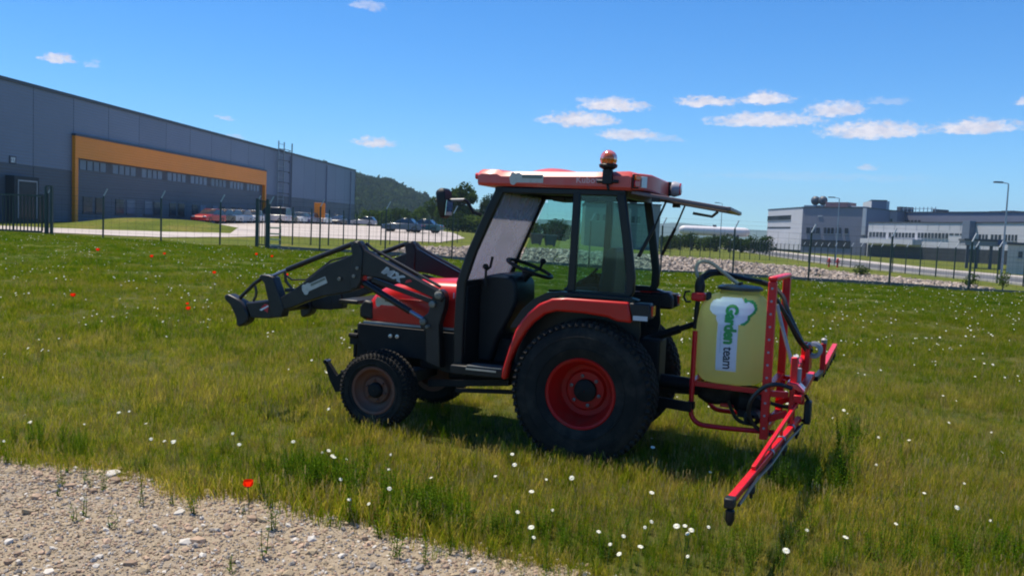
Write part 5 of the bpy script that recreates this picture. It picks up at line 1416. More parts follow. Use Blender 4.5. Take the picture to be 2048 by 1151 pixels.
# ---- parked cars
GLASSC = mat('car_glass', (.02, .03, .045), .08, spec=.8)
TYRE = mat('car_tyre', (.015, .015, .016), .8)
def car(label, px, Y, rz, col, kind='hatch', rough=.25):
    g_ = ground(px, Y); e = empty('parked_car', (g_.x, g_.y, g_.z + .034), rz); tag(e, label, 'car', 'cars parked by the warehouse')
    cm = mat('car_paint_%.2f_%.2f_%.2f' % col, col, rough, coat=.6)
    L = {'hatch': 4.0, 'sedan': 4.5, 'van': 4.8}[kind]; hw_ = .88; l = L / 2
    if kind == 'van':
        low = [(-l, .35), (-l, 1.05), (l - 1.2, 1.05), (l - .1, .92), (l, .55), (l - .05, .3)]
        cab = [(-l + .02, 1.053), (-l + .08, 1.92), (l - 1.95, 1.95), (l - 1.15, 1.053)]
    else:
        low = [(-l, .38), (-l + .03, .85), (-l + .25, .93), (l - 1.25, .93), (l - .25, .78), (l, .58), (l - .04, .28), (-l + .1, .25)]
        cab = [(-l + (.12 if kind == 'hatch' else .75), .933), (-l + (.55 if kind == 'hatch' else 1.25), 1.42), (l - 2.2, 1.46), (l - 1.30, .933)]
    MB().prism(low, -hw_, hw_).build('body', cm, e, bevel=.07, seg=3)
    mb = MB(); n = len(cab)
    inn = [(x, z) for x, z in cab]
    ca = sum(p[0] for p in cab) / n
    bot = cab[0][1]
    rings = [[Vector((x, s * (hw_ - .06 - .13 * (z - bot) / .5 * .6), z)) for x, z in inn] for s in (-1, 1)]
    mb.loft(rings); mb.build('cabin_glass', GLASSC, e, bevel=.03, recalc=True)
    x0, x1 = cab[1][0] + .04, cab[2][0] - .04; zr = max(c[1] for c in cab)
    MB().box(x0, x1, -hw_ + .2, hw_ - .2, zr - .03, zr + .035).build('roof', cm, e, bevel=.03)
    for s in (1, -1):
        for x in (l - .85, -l + .8):
            MB().lathe([(.05, s * (hw_ - .2)), (.31, s * (hw_ - .2)), (.32, s * (hw_ - .1)), (.31, s * (hw_ + .01)), (.21, s * (hw_ + .012)), (.20, s * (hw_ - .02)), (.02, s * (hw_ - .01))], (x, 0, .32), 'y', 14).build('wheel', TYRE, e)
        MB().box(l - .12, l + .005, s * .62 - .16, s * .62 + .16, .62, .75).build('headlight', LAMPCLEAR, e, bevel=.02)
        MB().box(-l - .005, -l + .05, s * .68 - .1, s * .68 + .1, .68, .85).build('tail_light', LAMPRED, e, bevel=.02)
    return e
car('red car parked before the orange portal', 417, 88, R(-100), (.35, .01, .015))
car('black car next to the red one', 439, 91, R(-98), (.012, .012, .015))
car('silver car third from the left in the row', 456, 93, R(-97), (.42, .44, .48))
car('pale blue car in the middle of the row', 477, 96, R(-96), (.25, .32, .42))
car('white car left of the gate post', 502, 100, R(-95), (.72, .72, .72))
car('white van standing behind the gate post', 541, 107, R(170), (.66, .62, .62), 'van')
car('dark grey car right of the white van', 571, 110, R(-95), (.05, .05, .06))
car('white hatchback right of the dark grey car', 597, 115, R(-96), (.68, .68, .7))
car('purple blue car beside the totem sign', 617, 118, R(-96), (.12, .12, .22))
car('white car under the orange totem sign', 643, 123, R(-95), (.72, .72, .72))
car('dark car near the corner of the warehouse', 676, 131, R(-92), (.03, .03, .04), 'sedan')
car('silver car past the corner of the warehouse', 727, 138, R(175), (.36, .38, .44), 'hatch')
car('dark blue car at the end of the yard', 806, 92, R(172), (.02, .05, .11), 'sedan')
car('teal estate car behind the dark blue one', 845, 95, R(170), (.02, .09, .11), 'sedan')

# ---- trees
LEAF_D = leafmat('leaves_dark', [(.018, .035, .010), (.035, .065, .014), (.06, .095, .02)], .3, .5)
LEAF_L = leafmat('leaves_light', [(.035, .065, .014), (.065, .11, .022), (.10, .14, .035)], .35, .5)
BARK = mat('bark', (.07, .055, .04), .9, var=.3, vscale=6)
def crown_mesh(n, lobes, size, seed, m_):
    r_ = np.random.default_rng(seed); mb = MB()
    for i in range(n):
        c, rad = lobes[r_.integers(len(lobes))]
        d = r_.normal(size=3); d /= np.linalg.norm(d)
        k = r_.uniform(.45, 1.0) ** .6 * (1 + .12 * r_.normal())
        p = Vector([c[j] + d[j] * rad[j] * k for j in range(3)])
        a = Vector(r_.normal(size=3)).normalized(); b = a.orthogonal().normalized()
        s = size * r_.uniform(.6, 1.4); nrm = (Vector(d) * .8 + a).normalized(); u = nrm.orthogonal().normalized(); v = nrm.cross(u)
        rot = r_.uniform(0, 6.28); u, v = u * math.cos(rot) + v * math.sin(rot), v * math.cos(rot) - u * math.sin(rot)
        mb.add([p - u * s, p + v * s * .55 - u * s * .1, p + u * s, p - v * s * .55 + u * s * .1], [(0, 1, 2, 3)])
    return mb.mesh('crown', m_)
def tree(name, label, px, Y, h, w, m_, seed, n=2600, trunk=.25, cat='tree', group='trees beyond the yard'):
    g_ = ground(px, Y); e = empty(name, g_, random.uniform(0, 6)); tag(e, label, cat, group)
    r_ = random.Random(seed); lobes = []
    for k in range(9):
        a = r_.uniform(0, 6.28); q = r_.uniform(.15, .62) * w; zz = r_.uniform(.3, .78) * h
        rr = w * r_.uniform(.38, .58)
        lobes.append(((q * math.cos(a), q * math.sin(a), zz), (rr, rr, rr * r_.uniform(.75, 1.0))))
    lobes.append(((0, 0, h * .80), (w * .5, w * .5, h * .20)))
    link(bpy.data.objects.new('crown', crown_mesh(n, lobes, w * .085, seed, m_)), e)
    mb = MB(); mb.tube([(0, 0, -.3), (.05, 0, h * .25), (-.05, .05, h * .55), (0, 0, h * .8)], [w * .09, w * .07, w * .045, w * .015], 8)
    for k in range(5):
        a = k * 1.3; mb.tube([(0, 0, h * (.22 + .07 * k)), (w * .3 * math.cos(a), w * .3 * math.sin(a), h * (.36 + .07 * k)), (w * .6 * math.cos(a), w * .6 * math.sin(a), h * (.44 + .08 * k))], [w * .04, w * .025, w * .008], 6)
    mb.build('trunk', BARK, e)
    return e
tree('broadleaf_tree', 'tall round dark tree behind the wing mirror', 926, 150, 8.6, 3.1, LEAF_D, 1, 4500)
tree('broadleaf_tree', 'lighter slender tree left of the round dark tree', 868, 168, 6.6, 2.1, LEAF_L, 2)
tree('broadleaf_tree', 'small pale green tree close behind the wing mirror', 886, 160, 5.4, 1.9, LEAF_L, 3)
tree('broadleaf_tree', 'dark tree right of the round one, partly behind the cab pillar', 975, 165, 7.6, 2.6, LEAF_D, 4, 3500)
tree('broadleaf_tree', 'low spreading tree beyond the end of the yard', 838, 190, 4.6, 2.6, LEAF_L, 5)
tree('broadleaf_tree', 'dark tree seen through the dusty windscreen', 1012, 170, 6.5, 3.0, LEAF_D, 6)
for i, (px, Y, h, w, lab) in enumerate(((735, 175, 3.0, 3.0, 'low bush at the corner of the warehouse'), (765, 185, 3.4, 3.2, 'low bush right of the warehouse corner'), (798, 180, 3.8, 3.2, 'bush behind the dark blue car'), (822, 178, 3.0, 2.8, 'bush above the teal car'),
        (905, 140, 2.6, 3.0, 'bush at the foot of the round dark tree'), (955, 142, 2.8, 3.2, 'bush right of the round dark tree'))):
    tree('bush', lab, px, Y, h, w, LEAF_L if i % 2 else LEAF_D, 20 + i, 1300, cat='bush', group='bushes along the yard end')
for i, px in enumerate(range(1335, 1560, 25)):
    tree('hedge_shrub', '%s dark shrub in the hedge before the white tank' % ('first second third fourth fifth sixth seventh eighth ninth'.split()[i]), px, 150 - i, 2.3 + .4 * (i % 3), 2.2, LEAF_D, 40 + i, 1000, cat='shrub', group='hedge shrubs')
for i, (px, lab) in enumerate(((1060, 'leftmost shrub behind the waste skips'), (1095, 'middle shrub behind the waste skips'), (1130, 'rightmost shrub behind the waste skips'))):
    tree('hedge_shrub', lab, px, 160, 3.0, 3.4, LEAF_D, 60 + i, 1000, cat='shrub', group='shrubs behind the skips')
for i, (px, Y, lab) in enumerate(((1728, 38.6, 'small green shrub growing on the stone bank'), (1950, 36.6, 'green shrub at the foot of the stone bank behind a fence post'), (2012, 37.0, 'wide green shrub at the right end of the stone bank'))):
    tree('bank_shrub', lab, px, Y, .55 + .15 * i, .42, LEAF_L, 70 + i, 500, cat='shrub', group='shrubs on the stone bank')

# ================================================================== STONES, GRASS, FLOWERS
def instancer(name, pts, rot, scl, idx, protos, label=None, cat=None):
    """scatter copies of proto meshes: one object of kind stuff"""
    c = bpy.data.collections.new('protos_' + name)
    for i, me in enumerate(protos):
        c.objects.link(bpy.data.objects.new('p%02d_%s' % (i, name), me))
    me = bpy.data.meshes.new(name)
    n = len(pts)
    me.vertices.add(n)
    me.vertices.foreach_set('co', np.asarray(pts, np.float32).ravel())
    for an, ty, data, key in (('rot', 'FLOAT_VECTOR', rot, 'vector'), ('scl', 'FLOAT_VECTOR', scl, 'vector')):
        a = me.attributes.new(an, ty, 'POINT'); a.data.foreach_set(key, np.asarray(data, np.float32).ravel())
    a = me.attributes.new('idx', 'INT', 'POINT'); a.data.foreach_set('value', np.asarray(idx, np.int32))
    o = link(bpy.data.objects.new(name, me))
    ng = bpy.data.node_groups.new('scatter_' + name, 'GeometryNodeTree')
    ng.interface.new_socket('Geometry', in_out='INPUT', socket_type='NodeSocketGeometry')
    ng.interface.new_socket('Geometry', in_out='OUTPUT', socket_type='NodeSocketGeometry')
    gi, go = ng.nodes.new('NodeGroupInput'), ng.nodes.new('NodeGroupOutput')
    ip = ng.nodes.new('GeometryNodeInstanceOnPoints'); ci = ng.nodes.new('GeometryNodeCollectionInfo')
    ci.inputs['Collection'].default_value = c
    ci.inputs['Separate Children'].default_value = True; ci.inputs['Reset Children'].default_value = True
    def na(nm, ty):
        x = ng.nodes.new('GeometryNodeInputNamedAttribute'); x.data_type = ty; x.inputs['Name'].default_value = nm
        return x.outputs['Attribute']
    ng.links.new(gi.outputs[0], ip.inputs['Points']); ng.links.new(ci.outputs[0], ip.inputs['Instance'])
    ip.inputs['Pick Instance'].default_value = True
    ng.links.new(na('idx', 'INT'), ip.inputs['Instance Index']); ng.links.new(na('rot', 'FLOAT_VECTOR'), ip.inputs['Rotation']); ng.links.new(na('scl', 'FLOAT_VECTOR'), ip.inputs['Scale'])
    ng.links.new(ip.outputs[0], go.inputs[0])
    md = o.modifiers.new('scatter', 'NODES'); md.node_group = ng
    return tag(o, label, cat, kind='stuff')

# ---- stones
def stone_mesh(seed, m_, flat=.65):
    r_ = np.random.default_rng(seed); bm = bmesh.new()
    bmesh.ops.create_icosphere(bm, subdivisions=1, radius=1)
    sc_ = np.array([1, r_.uniform(.65, .95), flat * r_.uniform(.7, 1.1)])
    for v in bm.verts:
        k = 1 + r_.normal() * .14
        v.co = Vector([v.co[j] * sc_[j] * k for j in range(3)])
    me = bpy.data.meshes.new('stone'); bm.to_mesh(me); bm.free(); me.materials.append(m_)
    return me
STONES = [mat('stone_beige', (.42, .325, .205), .9, var=.18, vscale=30, objrand=.2, bump=.4, bscale=60), mat('stone_grey', (.29, .26, .23), .9, var=.2, vscale=30, objrand=.2, bump=.4, bscale=60),
          mat('stone_pink', (.38, .265, .18), .9, var=.2, vscale=30, objrand=.35), mat('stone_pale', (.52, .48, .42), .9, var=.12, vscale=30, objrand=.2)]
SM = [stone_mesh(i, STONES[(0, 2, 1, 0, 3, 2, 0, 1)[i]]) for i in range(8)]
def gravel_pts(n, margin=0.0):
    o = []
    while len(o) < n:
        y = random.uniform(2.6, 6.6); x = random.uniform(-4.6, 1.8)
        if abs(x) > .66 * y + .4: continue
        if y < edge_y(x) + margin + random.gauss(0, .05): o.append((x, y))
    return o
pp = gravel_pts(32000, 0.03)
zz_ = [gzf(x, y) + .008 for x, y in pp]
sz = np.clip(np.exp(rng.normal(-5.1, .5, len(pp))), .003, .028)
instancer('gravel_pebbles', [(x, y, z) for (x, y), z in zip(pp, zz_)], rng.uniform(0, 6.28, (len(pp), 3)) * np.array([.15, .15, 1]), np.repeat(sz[:, None], 3, 1), rng.integers(0, 8, len(pp)), SM, 'loose pebbles lying on the gravel', 'pebbles')
for i, (x, y) in enumerate(gravel_pts(210, .0)):
    o = bpy.data.objects.new('stone', SM[random.randrange(8)]); link(o, gravel)
    s = random.choice((.014, .018, .022, .022, .028, .036))
    o.location = (x, y, gzf(x, y) + .006 + s * .25); o.scale = (s, s, s); o.rotation_euler = (random.uniform(-.3, .3), random.uniform(-.3, .3), random.uniform(0, 6))
for px, py, s, k in ((225, 952, .055, 4), (232, 965, .05, 1), (197, 948, .045, 0), (20, 945, .05, 0), (395, 1085, .05, 1), (372, 1088, .04, 4), (505, 1040, .045, 1), (358, 1028, .04, 4), (720, 1010, .05, 2), (715, 1022, .06, 4), (800, 1095, .05, 0), (260, 1130, .04, 1), (620, 1000, .045, 0), (640, 1008, .035, 4), (1015, 1128, .045, 0), (415, 990, .06, 0), (140, 975, .04, 1), (560, 1012, .05, 0), (96, 1146, .03, 4), (665, 1040, .04, 2)):
    p = on_z(px, py); o = bpy.data.objects.new('stone', SM[k]); link(o, gravel)
    o.location = (p.x, p.y, gzf(p.x, p.y) + s * .22); o.scale = (s, s, s * .8); o.rotation_euler = (.1, .1, random.uniform(0, 6))
# stone bank behind the fence
RIP = [mat('bank_stone_a', (.31, .245, .195), .9, var=.2, vscale=6, objrand=.4), mat('bank_stone_b', (.38, .315, .26), .9, var=.2, vscale=6, objrand=.35), mat('bank_stone_c', (.21, .175, .15), .9, var=.2, vscale=6, objrand=.4)]
RM = [stone_mesh(30 + i, RIP[i % 3], .8) for i in range(6)]
rp_pts = []
while len(rp_pts) < 6500:
    x = random.uniform(-6, 20.5); y = random.uniform(36.0, 40.2)
    dp = YA(1024 + 1700 * x / 36.5) + .35
    if y < dp or y > 39.6 + random.gauss(0, .35) - max(0, x - 12) * .12: continue
    if x < -3 and random.random() < (-3 - x) / 3: continue
    if 13.1 < x < 13.9 and random.random() < .5: continue
    rp_pts.append((x, y, gzf(x, y) + .03))
n = len(rp_pts); sz = rng.uniform(.06, .16, n)
instancer('stone_bank', rp_pts, rng.uniform(0, 6.28, (n, 3)), np.repeat(sz[:, None], 3, 1), rng.integers(0, 6, n), RM, 'bank of rough pinkish stones behind the fence', 'stones')

# ---- woodland on the hill
woodm = leafmat('hill_leaves', [(.016, .032, .010), (.028, .052, .013), (.05, .08, .02)], .15, .01)
WM = [crown_mesh(90, [((0, 0, 0), (1, 1, .9)), ((.4, .2, .3), (.6, .6, .6)), ((-.4, .3, .1), (.6, .6, .6))], .32, 300 + i, woodm) for i in range(4)]
hm = hill.data; areas = np.array([p.area for p in hm.polygons]); cen = np.array([p.center for p in hm.polygons]); 
ok = (cen[:, 1] < 735) & (cen[:, 0] > -260); ids = np.nonzero(ok)[0]
pk = rng.choice(ids, 9000, p=areas[ids] / areas[ids].sum())
co = np.array([v.co for v in hm.vertices]); wp = []
for i in pk:
    vi = hm.polygons[i].vertices; a = rng.dirichlet(np.ones(len(vi))); q = (co[list(vi)] * a[:, None]).sum(0); wp.append((q[0], q[1], q[2] + 1.5))
sz = rng.uniform(2.4, 4.6, len(wp))
instancer('woodland', wp, rng.uniform(0, 6.28, (len(wp), 3)) * np.array([.05, .05, 1]), np.stack([sz, sz, sz * rng.uniform(.8, 1.3, len(wp))], 1), rng.integers(0, 4, len(wp)), WM, 'dark wood covering the hill behind the warehouse', 'wood')

# ---- grass
GRASS = leafmat('grass_blades', [(.068, .138, .004), (.110, .180, .006), (.158, .200, .010), (.22, .215, .024)], .58, .8, 5)
GRASSN = leafmat('near_grass_blades', [(.115, .175, .006), (.215, .245, .014), (.33, .29, .036), (.50, .38, .11)], .58, .8, 26)
GRASSM = leafmat('middle_grass_blades', [(.088, .152, .005), (.155, .203, .008), (.225, .23, .016), (.32, .27, .045)], .58, .8, 12)
STRAW = leafmat('dry_stalks', [(.30, .21, .07), (.44, .32, .13), (.56, .43, .21)], .3, 2.0)
WEED = leafmat('weed_green', [(.065, .14, .008), (.10, .185, .010), (.14, .215, .016)], .55, 1.5)
def clump(seed, n, rad, h0, h1, w, lean, m_, seedheads=0):
    r_ = np.random.default_rng(seed); mb = MB()
    for i in range(n):
        a, q = r_.uniform(0, 6.28), rad * math.sqrt(r_.uniform())
        b = Vector((q * math.cos(a), q * math.sin(a), -.02)); h = r_.uniform(h0, h1) * (1.15 - .5 * q / rad)
        d = r_.uniform(0, 6.28); ln = h * lean * r_.uniform(.2, 1.2); dv_ = Vector((math.cos(d), math.sin(d), 0)); sd = Vector((-math.sin(d), math.cos(d), 0)) * w * r_.uniform(.6, 1.3) * .5
        tw = r_.uniform(0, 6.28); sd = Vector((math.cos(tw), math.sin(tw), 0)) * sd.length
        m1 = b + dv_ * ln * .3 + Vector((0, 0, h * .55)); m2 = b + dv_ * ln * .65 + Vector((0, 0, h * .85)); t = b + dv_ * ln + Vector((0, 0, h))
        mb.add([b - sd, b + sd, m1 + sd * .9, m1 - sd * .9, m2 + sd * .55, m2 - sd * .55, t], [(0, 1, 2, 3), (3, 2, 4, 5), (5, 4, 6)])
        if seedheads and i % seedheads == 0:
            for k in range(3):
                c = t + Vector((0, 0, -.012 * k)); s2 = sd.normalized() * .004
                mb.add([c - s2, c + s2 * .2 + Vector((0, 0, .012)), c + s2, c - Vector((0, 0, .012))], [(0, 1, 2, 3)])
    return mb.mesh('clump', m_)
def weed_mesh(seed, h, m_, leaf=.03, nst=3):
    r_ = np.random.default_rng(seed); mb = MB()
    for s in range(nst):
        a = r_.uniform(0, 6.28); q = r_.uniform(0, .03); b = Vector((q * math.cos(a), q * math.sin(a), -.01)); hh = h * r_.uniform(.65, 1.05)
        tip = b + Vector((r_.normal() * .12 * hh, r_.normal() * .12 * hh, hh)); mb.tube([b, b.lerp(tip, .5) + Vector((r_.normal() * .01, 0, 0)), tip], [.0028, .002, .0012], 4)
        nl = int(hh / .012)
        for k in range(nl):
            t = .08 + .92 * k / nl; c = b.lerp(tip, t); an = k * 2.4 + r_.uniform(-.4, .4); L_ = leaf * (1.15 - .6 * t) * r_.uniform(.7, 1.3)
            d = Vector((math.cos(an), math.sin(an), .55)).normalized(); sd = Vector((-math.sin(an), math.cos(an), 0)) * L_ * .16
            mb.add([c, c + d * L_ * .5 + sd, c + d * L_ - Vector((0, 0, L_ * .15)), c + d * L_ * .5 - sd], [(0, 1, 2, 3)])
    return mb.mesh('weed', m_)
N1 = [clump(i, 24, .09, .07, .21, .0045, .5, GRASSN) for i in range(6)] + [clump(10 + i, 9, .08, .10, .24, .0025, .35, STRAW, 2) for i in range(2)]
N2 = [clump(20 + i, 34, .17, .07, .20, .007, .5, GRASSM) for i in range(5)] + [clump(30 + i, 12, .16, .10, .24, .004, .35, STRAW, 2) for i in range(2)]
N3 = [clump(40 + i, 46, .32, .07, .20, .012, .5, GRASS) for i in range(5)] + [clump(50, 16, .3, .10, .24, .008, .35, STRAW)]
WD = [weed_mesh(60 + i, .30, WEED, .035, 4) for i in range(4)]
def field(y0, y1, dens, edge, fade_in=None, fade_out=None):
    o = []
    amax = .70
    n_ = int(dens * amax * (y1 * y1 - y0 * y0) + dens * (y1 - y0) * 1.5)
    for _ in range(n_):
        y = math.sqrt(random.uniform(y0 * y0, y1 * y1)); x = random.uniform(-1, 1) * (amax * y + .7)
        if y < edge_y(x) + abs(random.gauss(0, .10)) - .02: continue
        if fade_in and random.random() > sstep(y, *fade_in): continue
        if fade_out and random.random() < sstep(y, *fade_out): continue
        if edge and y > YA(1024 + 1700 * x / 37) + .2: continue
        o.append((x, y))
    return o
def scatter(name, label, pts, protos, smin, smax, pick, cat='grass'):
    n_ = len(pts); P = [(x, y, gzf(x, y)) for x, y in pts]
    # taller and shorter patches
    var_ = np.array([.8 + .28 * (math.sin(x * 1.3 + 2 * math.sin(y * .7)) * math.sin(y * 1.1 + math.sin(x * .9))) for x, y in pts])
    s = rng.uniform(smin, smax, n_) * var_
    rot_ = np.stack([rng.normal(0, .08, n_), rng.normal(0, .08, n_), rng.uniform(0, 6.28, n_)], 1)
    instancer(name, P, rot_, np.stack([s * rng.uniform(.9, 1.2, n_), s * rng.uniform(.9, 1.2, n_), s], 1), pick, protos, label, cat)
a = field(3.3, 13, 290, False, None, (8.5, 13)) + field(3.3, 6.0, 170, False); n = len(a)
scatter('near_grass', 'thin olive meadow grass around the tractor', a, N1, .5, 1.0, np.where(rng.uniform(size=n) < .68, rng.integers(0, 6, n), rng.integers(6, 8, n)))
a = field(8, 24, 92, False, (8, 12), (18, 24)); n = len(a)
scatter('middle_grass', 'meadow grass behind the tractor', a, N2, .5, 1.0, np.where(rng.uniform(size=n) < .86, rng.integers(0, 5, n), rng.integers(5, 7, n)))
a = field(17, 41, 29, True, (17, 22)); n = len(a)
scatter('far_grass', 'meadow grass up to the fence', a, N3, .45, .9, np.where(rng.uniform(size=n) < .95, rng.integers(0, 5, n), 5))
# grass left standing along the wheels, and stray tufts creeping into the gravel
wg = []
for cx, cy_, ln in ((0.0, .80, .62), (1.675, .72, .42), (0, -.8, .6), (1.675, -.72, .4)):
    for _ in range(110):
        lx, ly = cx + random.uniform(-ln, ln), cy_ + random.uniform(-.06, .22) * (1 if cy_ > 0 else -1)
        w_ = TO + Fd * lx + Ld * ly; wg.append((w_.x, w_.y))
for _ in range(1500):
    x = random.uniform(-4, 1.6); y = edge_y(x) - abs(random.gauss(0, .10)) + .03
    if random.random() < .35: wg.append((x, y))
n = len(wg)
scatter('tuft_grass', 'longer grass left along the wheels and the gravel edge', wg, N1, .75, 1.25, rng.integers(0, 8, n))
# leafy weeds thick along the gravel edge and here and there in the meadow
wpt = []
for px, py, r_, k in ((140, 905, .30, 26), (175, 920, .2, 16), (290, 945, .12, 12), (560, 955, .3, 40), (640, 975, .3, 46), (690, 995, .2, 24), (820, 1030, .3, 50), (860, 1055, .2, 28), (960, 1070, .25, 30), (1080, 1085, .3, 40), (1180, 1110, .35, 46), (1300, 1125, .4, 40), (1450, 1120, .4, 40), (1600, 1115, .4, 30), (1750, 1110, .5, 36), (1900, 1120, .5, 36), (40, 890, .25, 16), (420, 950, .25, 12), (1690, 880, .25, 9), (1700, 960, .3, 8), (1660, 990, .25, 6), (1740, 920, .3, 5)):
    c = on_z(px, py)
    for _ in range(k): wpt.append((c.x + random.gauss(0, r_ * .5), c.y + random.gauss(0, r_ * .45)))
wpt += [(x, y) for x, y in field(4.5, 12, 3.4, False)]
for _ in range(26):
    x = random.uniform(-3.6, 1.2); wpt.append((x, edge_y(x) - random.uniform(.03, .5)))
# upright stems before the shadow of the wheels
for px in range(700, 1700, 9):
    c = on_z(px + random.uniform(-8, 8), 905 + (px - 700) * .05 + random.uniform(-14, 22) + (25 if px > 1350 else 0) - (45 if px < 1000 else 0)); wpt.append((c.x, c.y))
n = len(wpt)
scatter('leafy_weeds', 'tufts of bright green leafy weeds along the gravel edge', wpt, WD, .42, .92, rng.integers(0, 4, n), 'weeds')

# single weeds standing in the gravel
for i, (px, py, h, lab) in enumerate(((285, 1012, .24, 'tallest thin weed in the gravel, near the left'), (166, 1035, .14, 'weed in the gravel left of the tallest one, right of its pair'), (146, 1045, .12, 'short weed at far left of the gravel pair'), (226, 1055, .15, 'thin weed below the tallest one'), (350, 1012, .09, 'tiny weed right of the tallest one in the gravel'),
        (530, 1115, .17, 'upright weed standing alone in the middle gravel'), (458, 1148, .10, 'small weed at the bottom edge of the gravel'), (135, 948, .12, 'leafy weed by the pale stones'), (110, 992, .07, 'tiny weed on the grey gravel patch'), (745, 1058, .08, 'tiny weed near the grass edge in the middle'), (845, 1085, .12, 'weed at the grass edge right of the middle'), (485, 1030, .07, 'brownish seedling below the red poppy'))):
    c = on_z(px, py); o = bpy.data.objects.new('weed', weed_mesh(200 + i, h, WEED, .028 if h > .1 else .022, 2 if h > .1 else 3)); link(o)
    o.location = (c.x, c.y, gzf(c.x, c.y) + .006); tag(o, lab, 'weed', 'single weeds in the gravel')

# tall weeds beside the end of the boom's shadow
for i, (px, py, h, lab) in enumerate(((1692, 905, .62, 'tallest dark weed standing in the shade right of the boom'), (1672, 925, .48, 'tall weed left of the tallest one, right of the boom'), (1712, 890, .44, 'tall weed right of the tallest one, right of the boom'), (1698, 985, .40, 'tall weed in front of the tallest one, right of the boom'))):
    c = on_z(px, py); o = bpy.data.objects.new('tall_weed', weed_mesh(240 + i, h * .8, WEED, .042, 3)); link(o)
    o.location = (c.x, c.y, gzf(c.x, c.y)); tag(o, lab, 'weed', 'tall weeds right of the boom')

# ---- flowers
PETAL = mat('white_petal', (.74, .73, .60), .6); YOLK = mat('yellow_centre', (.6, .5, .16), .7); STEM = mat('flower_stem', (.05, .09, .015), .7)
POPPY = leafmat('poppy_petal', [(.80, .020, .006), (.88, .035, .008)], .45)
def daisy_mesh(seed, h, r_):
    g_ = random.Random(seed); mb = MB(); top = Vector((g_.uniform(-.03, .03), g_.uniform(-.03, .03), h))
    mb.cur = 2; mb.tube([Vector((0, 0, -.02)), top * .5 + Vector((.006, 0, 0)), top], .0016, 4)
    nrm = Vector((g_.uniform(-.45, .45), g_.uniform(-.75, .1), 1)).normalized(); u = nrm.orthogonal().normalized(); v = nrm.cross(u)
    mb.cur = 0
    for k in range(12):
        a = 2 * math.pi * k / 12; d = u * math.cos(a) + v * math.sin(a); s = u * -math.sin(a) + v * math.cos(a)
        mb.add([top + d * r_ * .05, top + d * r_ * .7 + s * r_ * .24 + nrm * .001, top + d * r_ - nrm * r_ * .12, top + d * r_ * .7 - s * r_ * .24 + nrm * .001], [(0, 1, 2, 3)])
    mb.cur = 1; mb.sphere(top + nrm * .001, r_ * .2, 8, 4, (1, 1, .6))
    return mb.mesh('daisy', [PETAL, YOLK, STEM])
DM = [daisy_mesh(i, h, r_) for i, (h, r_) in enumerate(((.20, .016), (.24, .018), (.17, .014), (.27, .017), (.22, .020)))]
near_d = [(655, 905), (668, 902), (640, 908), (657, 914), (670, 912), (683, 920), (678, 957), (335, 885), (340, 880), (362, 882), (292, 876), (235, 825), (245, 822), (305, 846), (476, 890), (472, 868), (775, 975), (782, 911), (772, 935), (592, 884), (660, 820), (710, 1000), (740, 1010),
          (1022, 902), (1024, 924), (988, 953), (1028, 1025), (1105, 1022), (1052, 1066), (1070, 1056), (1202, 1066), (1238, 1072), (1212, 1090), (1270, 1091), (1258, 1107), (1295, 880), (1303, 898), (1415, 945), (1367, 1046), (1370, 1050), (1382, 1068), (1408, 1052), (1366, 1110), (1372, 1046), (1314, 985), (1290, 1040), (1078, 985), (35, 826), (60, 838), (72, 840), (160, 845), (15, 880), (1290, 1055), (880, 954), (1160, 945), (1084, 958), (1760, 872), (1752, 930), (1850, 985), (1905, 1005), (1930, 965), (1800, 1050), (1980, 1040), (1690, 1075), (1560, 1095), (1620, 1060), (2010, 905), (1990, 870), (1830, 880), (1895, 845)]
dl = 'white daisy in the near grass between the gravel and the tractor'
for i, (px, py) in enumerate(near_d):
    k = i % 5; me = DM[k]; s = random.uniform(.55, .92)
    c = on_z(px, py, (.20, .24, .17, .27, .22)[k] * s)
    o = bpy.data.objects.new('daisy', me); link(o); o.location = (c.x, c.y, gzf(c.x, c.y)); o.scale = (s, s, s); o.rotation_euler = (random.uniform(-.25, .25), random.uniform(-.25, .25), random.uniform(-.6, .6))
    tag(o, dl, 'flower', 'white daisies in the near grass')
mid = []
for x, y in field(7.6, 15, 1.0, False):     # in loose clusters
    for _ in range(random.choice((1, 1, 2, 3, 4))): mid.append((x + random.gauss(0, .16), y + random.gauss(0, .16)))
mid.sort(key=lambda p: p[1])
for x, y in mid[:225]:
    o = bpy.data.objects.new('daisy', DM[random.randrange(5)]); link(o); o.location = (x, y, gzf(x, y)); s = random.uniform(.5, .95); o.scale = (s, s, s); o.rotation_euler = (0, 0, random.uniform(-.6, .6))
    tag(o, 'white daisy in the meadow beyond the tractor', 'flower', 'white daisies beyond the tractor')
dp = mid[225:] + field(14, 36, 2.2, True); n = len(dp)
sz = rng.uniform(.6, 1.05, n)
instancer('far_daisies', [(x, y, gzf(x, y)) for x, y in dp], np.stack([np.zeros(n), np.zeros(n), rng.uniform(-.6, .6, n)], 1), np.repeat(sz[:, None], 3, 1), rng.integers(0, 5, n), DM, 'white daisies dotted over the far meadow', 'flowers')
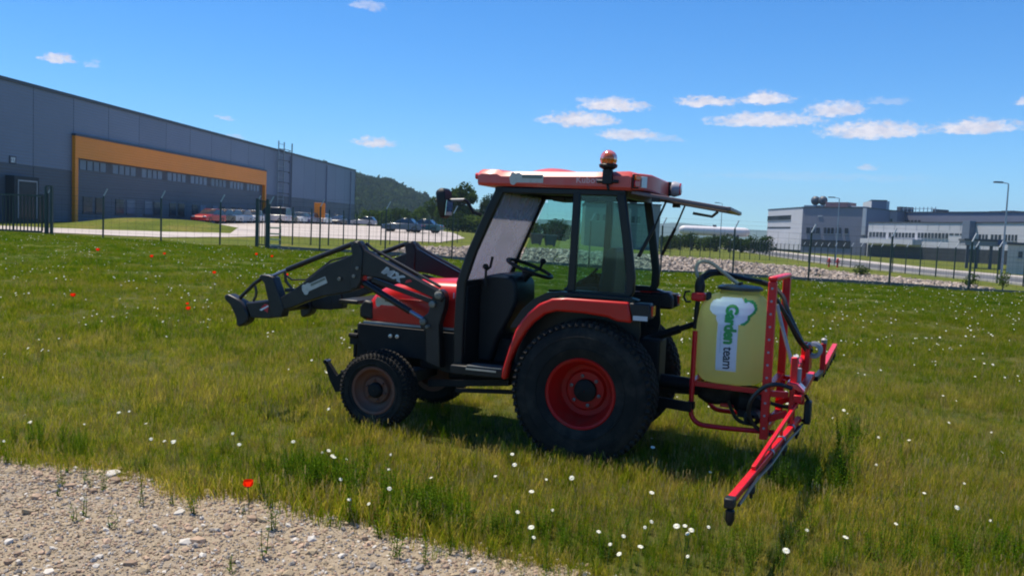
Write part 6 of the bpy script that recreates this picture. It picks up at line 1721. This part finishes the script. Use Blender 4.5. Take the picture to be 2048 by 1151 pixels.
def poppy_mesh(seed, h, r_):
    g_ = random.Random(seed); mb = MB(); top = Vector((g_.uniform(-.02, .02), g_.uniform(-.02, .02), h))
    mb.cur = 1; mb.tube([Vector((0, 0, -.02)), top * .5, top], .0018, 4)
    mb.cur = 0
    for k in range(4):
        a = math.pi / 2 * k + .3; rows = []
        for j in range(4):
            t = j / 3; wdt = r_ * (.12, .62, .8, .5)[j]; d = Vector((math.cos(a), math.sin(a), 0)); s = Vector((-math.sin(a), math.cos(a), 0))
            c = top + d * r_ * t * .72 + Vector((0, 0, r_ * (.0, .3, .75, 1.15)[j]))
            rows.append([c - s * wdt - d * wdt * .1, c - s * wdt * .3, c + s * wdt * .3, c + s * wdt - d * wdt * .1])
        mb.loft(rows, cap=False, closed=False)
    mb.cur = 2; mb.sphere(top + Vector((0, 0, r_ * .15)), r_ * .22, 8, 5)
    return mb.mesh('poppy', [POPPY, STEM, DARKP], 60)
PM = [poppy_mesh(1, .16, .036), poppy_mesh(2, .30, .034), poppy_mesh(3, .26, .030)]
for i, (px, py, k, s, lab) in enumerate(((500, 976, 0, 1.0, 'single red poppy at the edge of the gravel'), (372, 620, 1, 1.2, 'red poppy in the meadow left of the loader hook'), (376, 610, 2, 1.0, 'second red poppy just above it, left of the loader hook'), (612, 625, 1, 1.4, 'red poppy seen below the loader arm'), (300, 516, 1, 1.6, 'red poppy far off towards the left fence'), (330, 513, 2, 1.6, 'faint red poppy right of the far one'), (148, 598, 2, 1.5, 'red poppy in the left meadow'),
        (510, 515, 1, 1.6, 'far red poppy before the gate post'), (545, 518, 2, 1.7, 'far red poppy right of the gate post'), (430, 545, 2, 1.6, 'red poppy midway to the fence on the left'), (192, 508, 1, 1.7, 'red poppy below the left fence post'), (600, 535, 1, 1.5, 'red poppy beyond the loader arm'), (575, 552, 2, 1.5, 'red poppy between the loader rods'))):
    h = (.16, .30, .26)[k] * s
    c = on_z(px, py, h if py > 580 else h + .1)
    o = bpy.data.objects.new('poppy', PM[k]); link(o); o.location = (c.x, c.y, gzf(c.x, c.y)); o.scale = (s, s, s); tag(o, lab, 'flower', 'red poppies')

# ---- hazy summer air
hz = MB().box(-3500, 3500, -60, 5200, -4, 260).build('haze', mat('haze_air', (1, 1, 1)))
hmn = hz.data.materials[0].node_tree; hmn.nodes.clear()
ho = hmn.nodes.new('ShaderNodeOutputMaterial'); pv = hmn.nodes.new('ShaderNodeVolumePrincipled')
pv.inputs['Color'].default_value = (.56, .78, 1.0, 1); pv.inputs['Density'].default_value = 0.0002; pv.inputs['Anisotropy'].default_value = 0.0
hmn.links.new(pv.outputs[0], ho.inputs['Volume'])
tag(hz, kind='stuff')
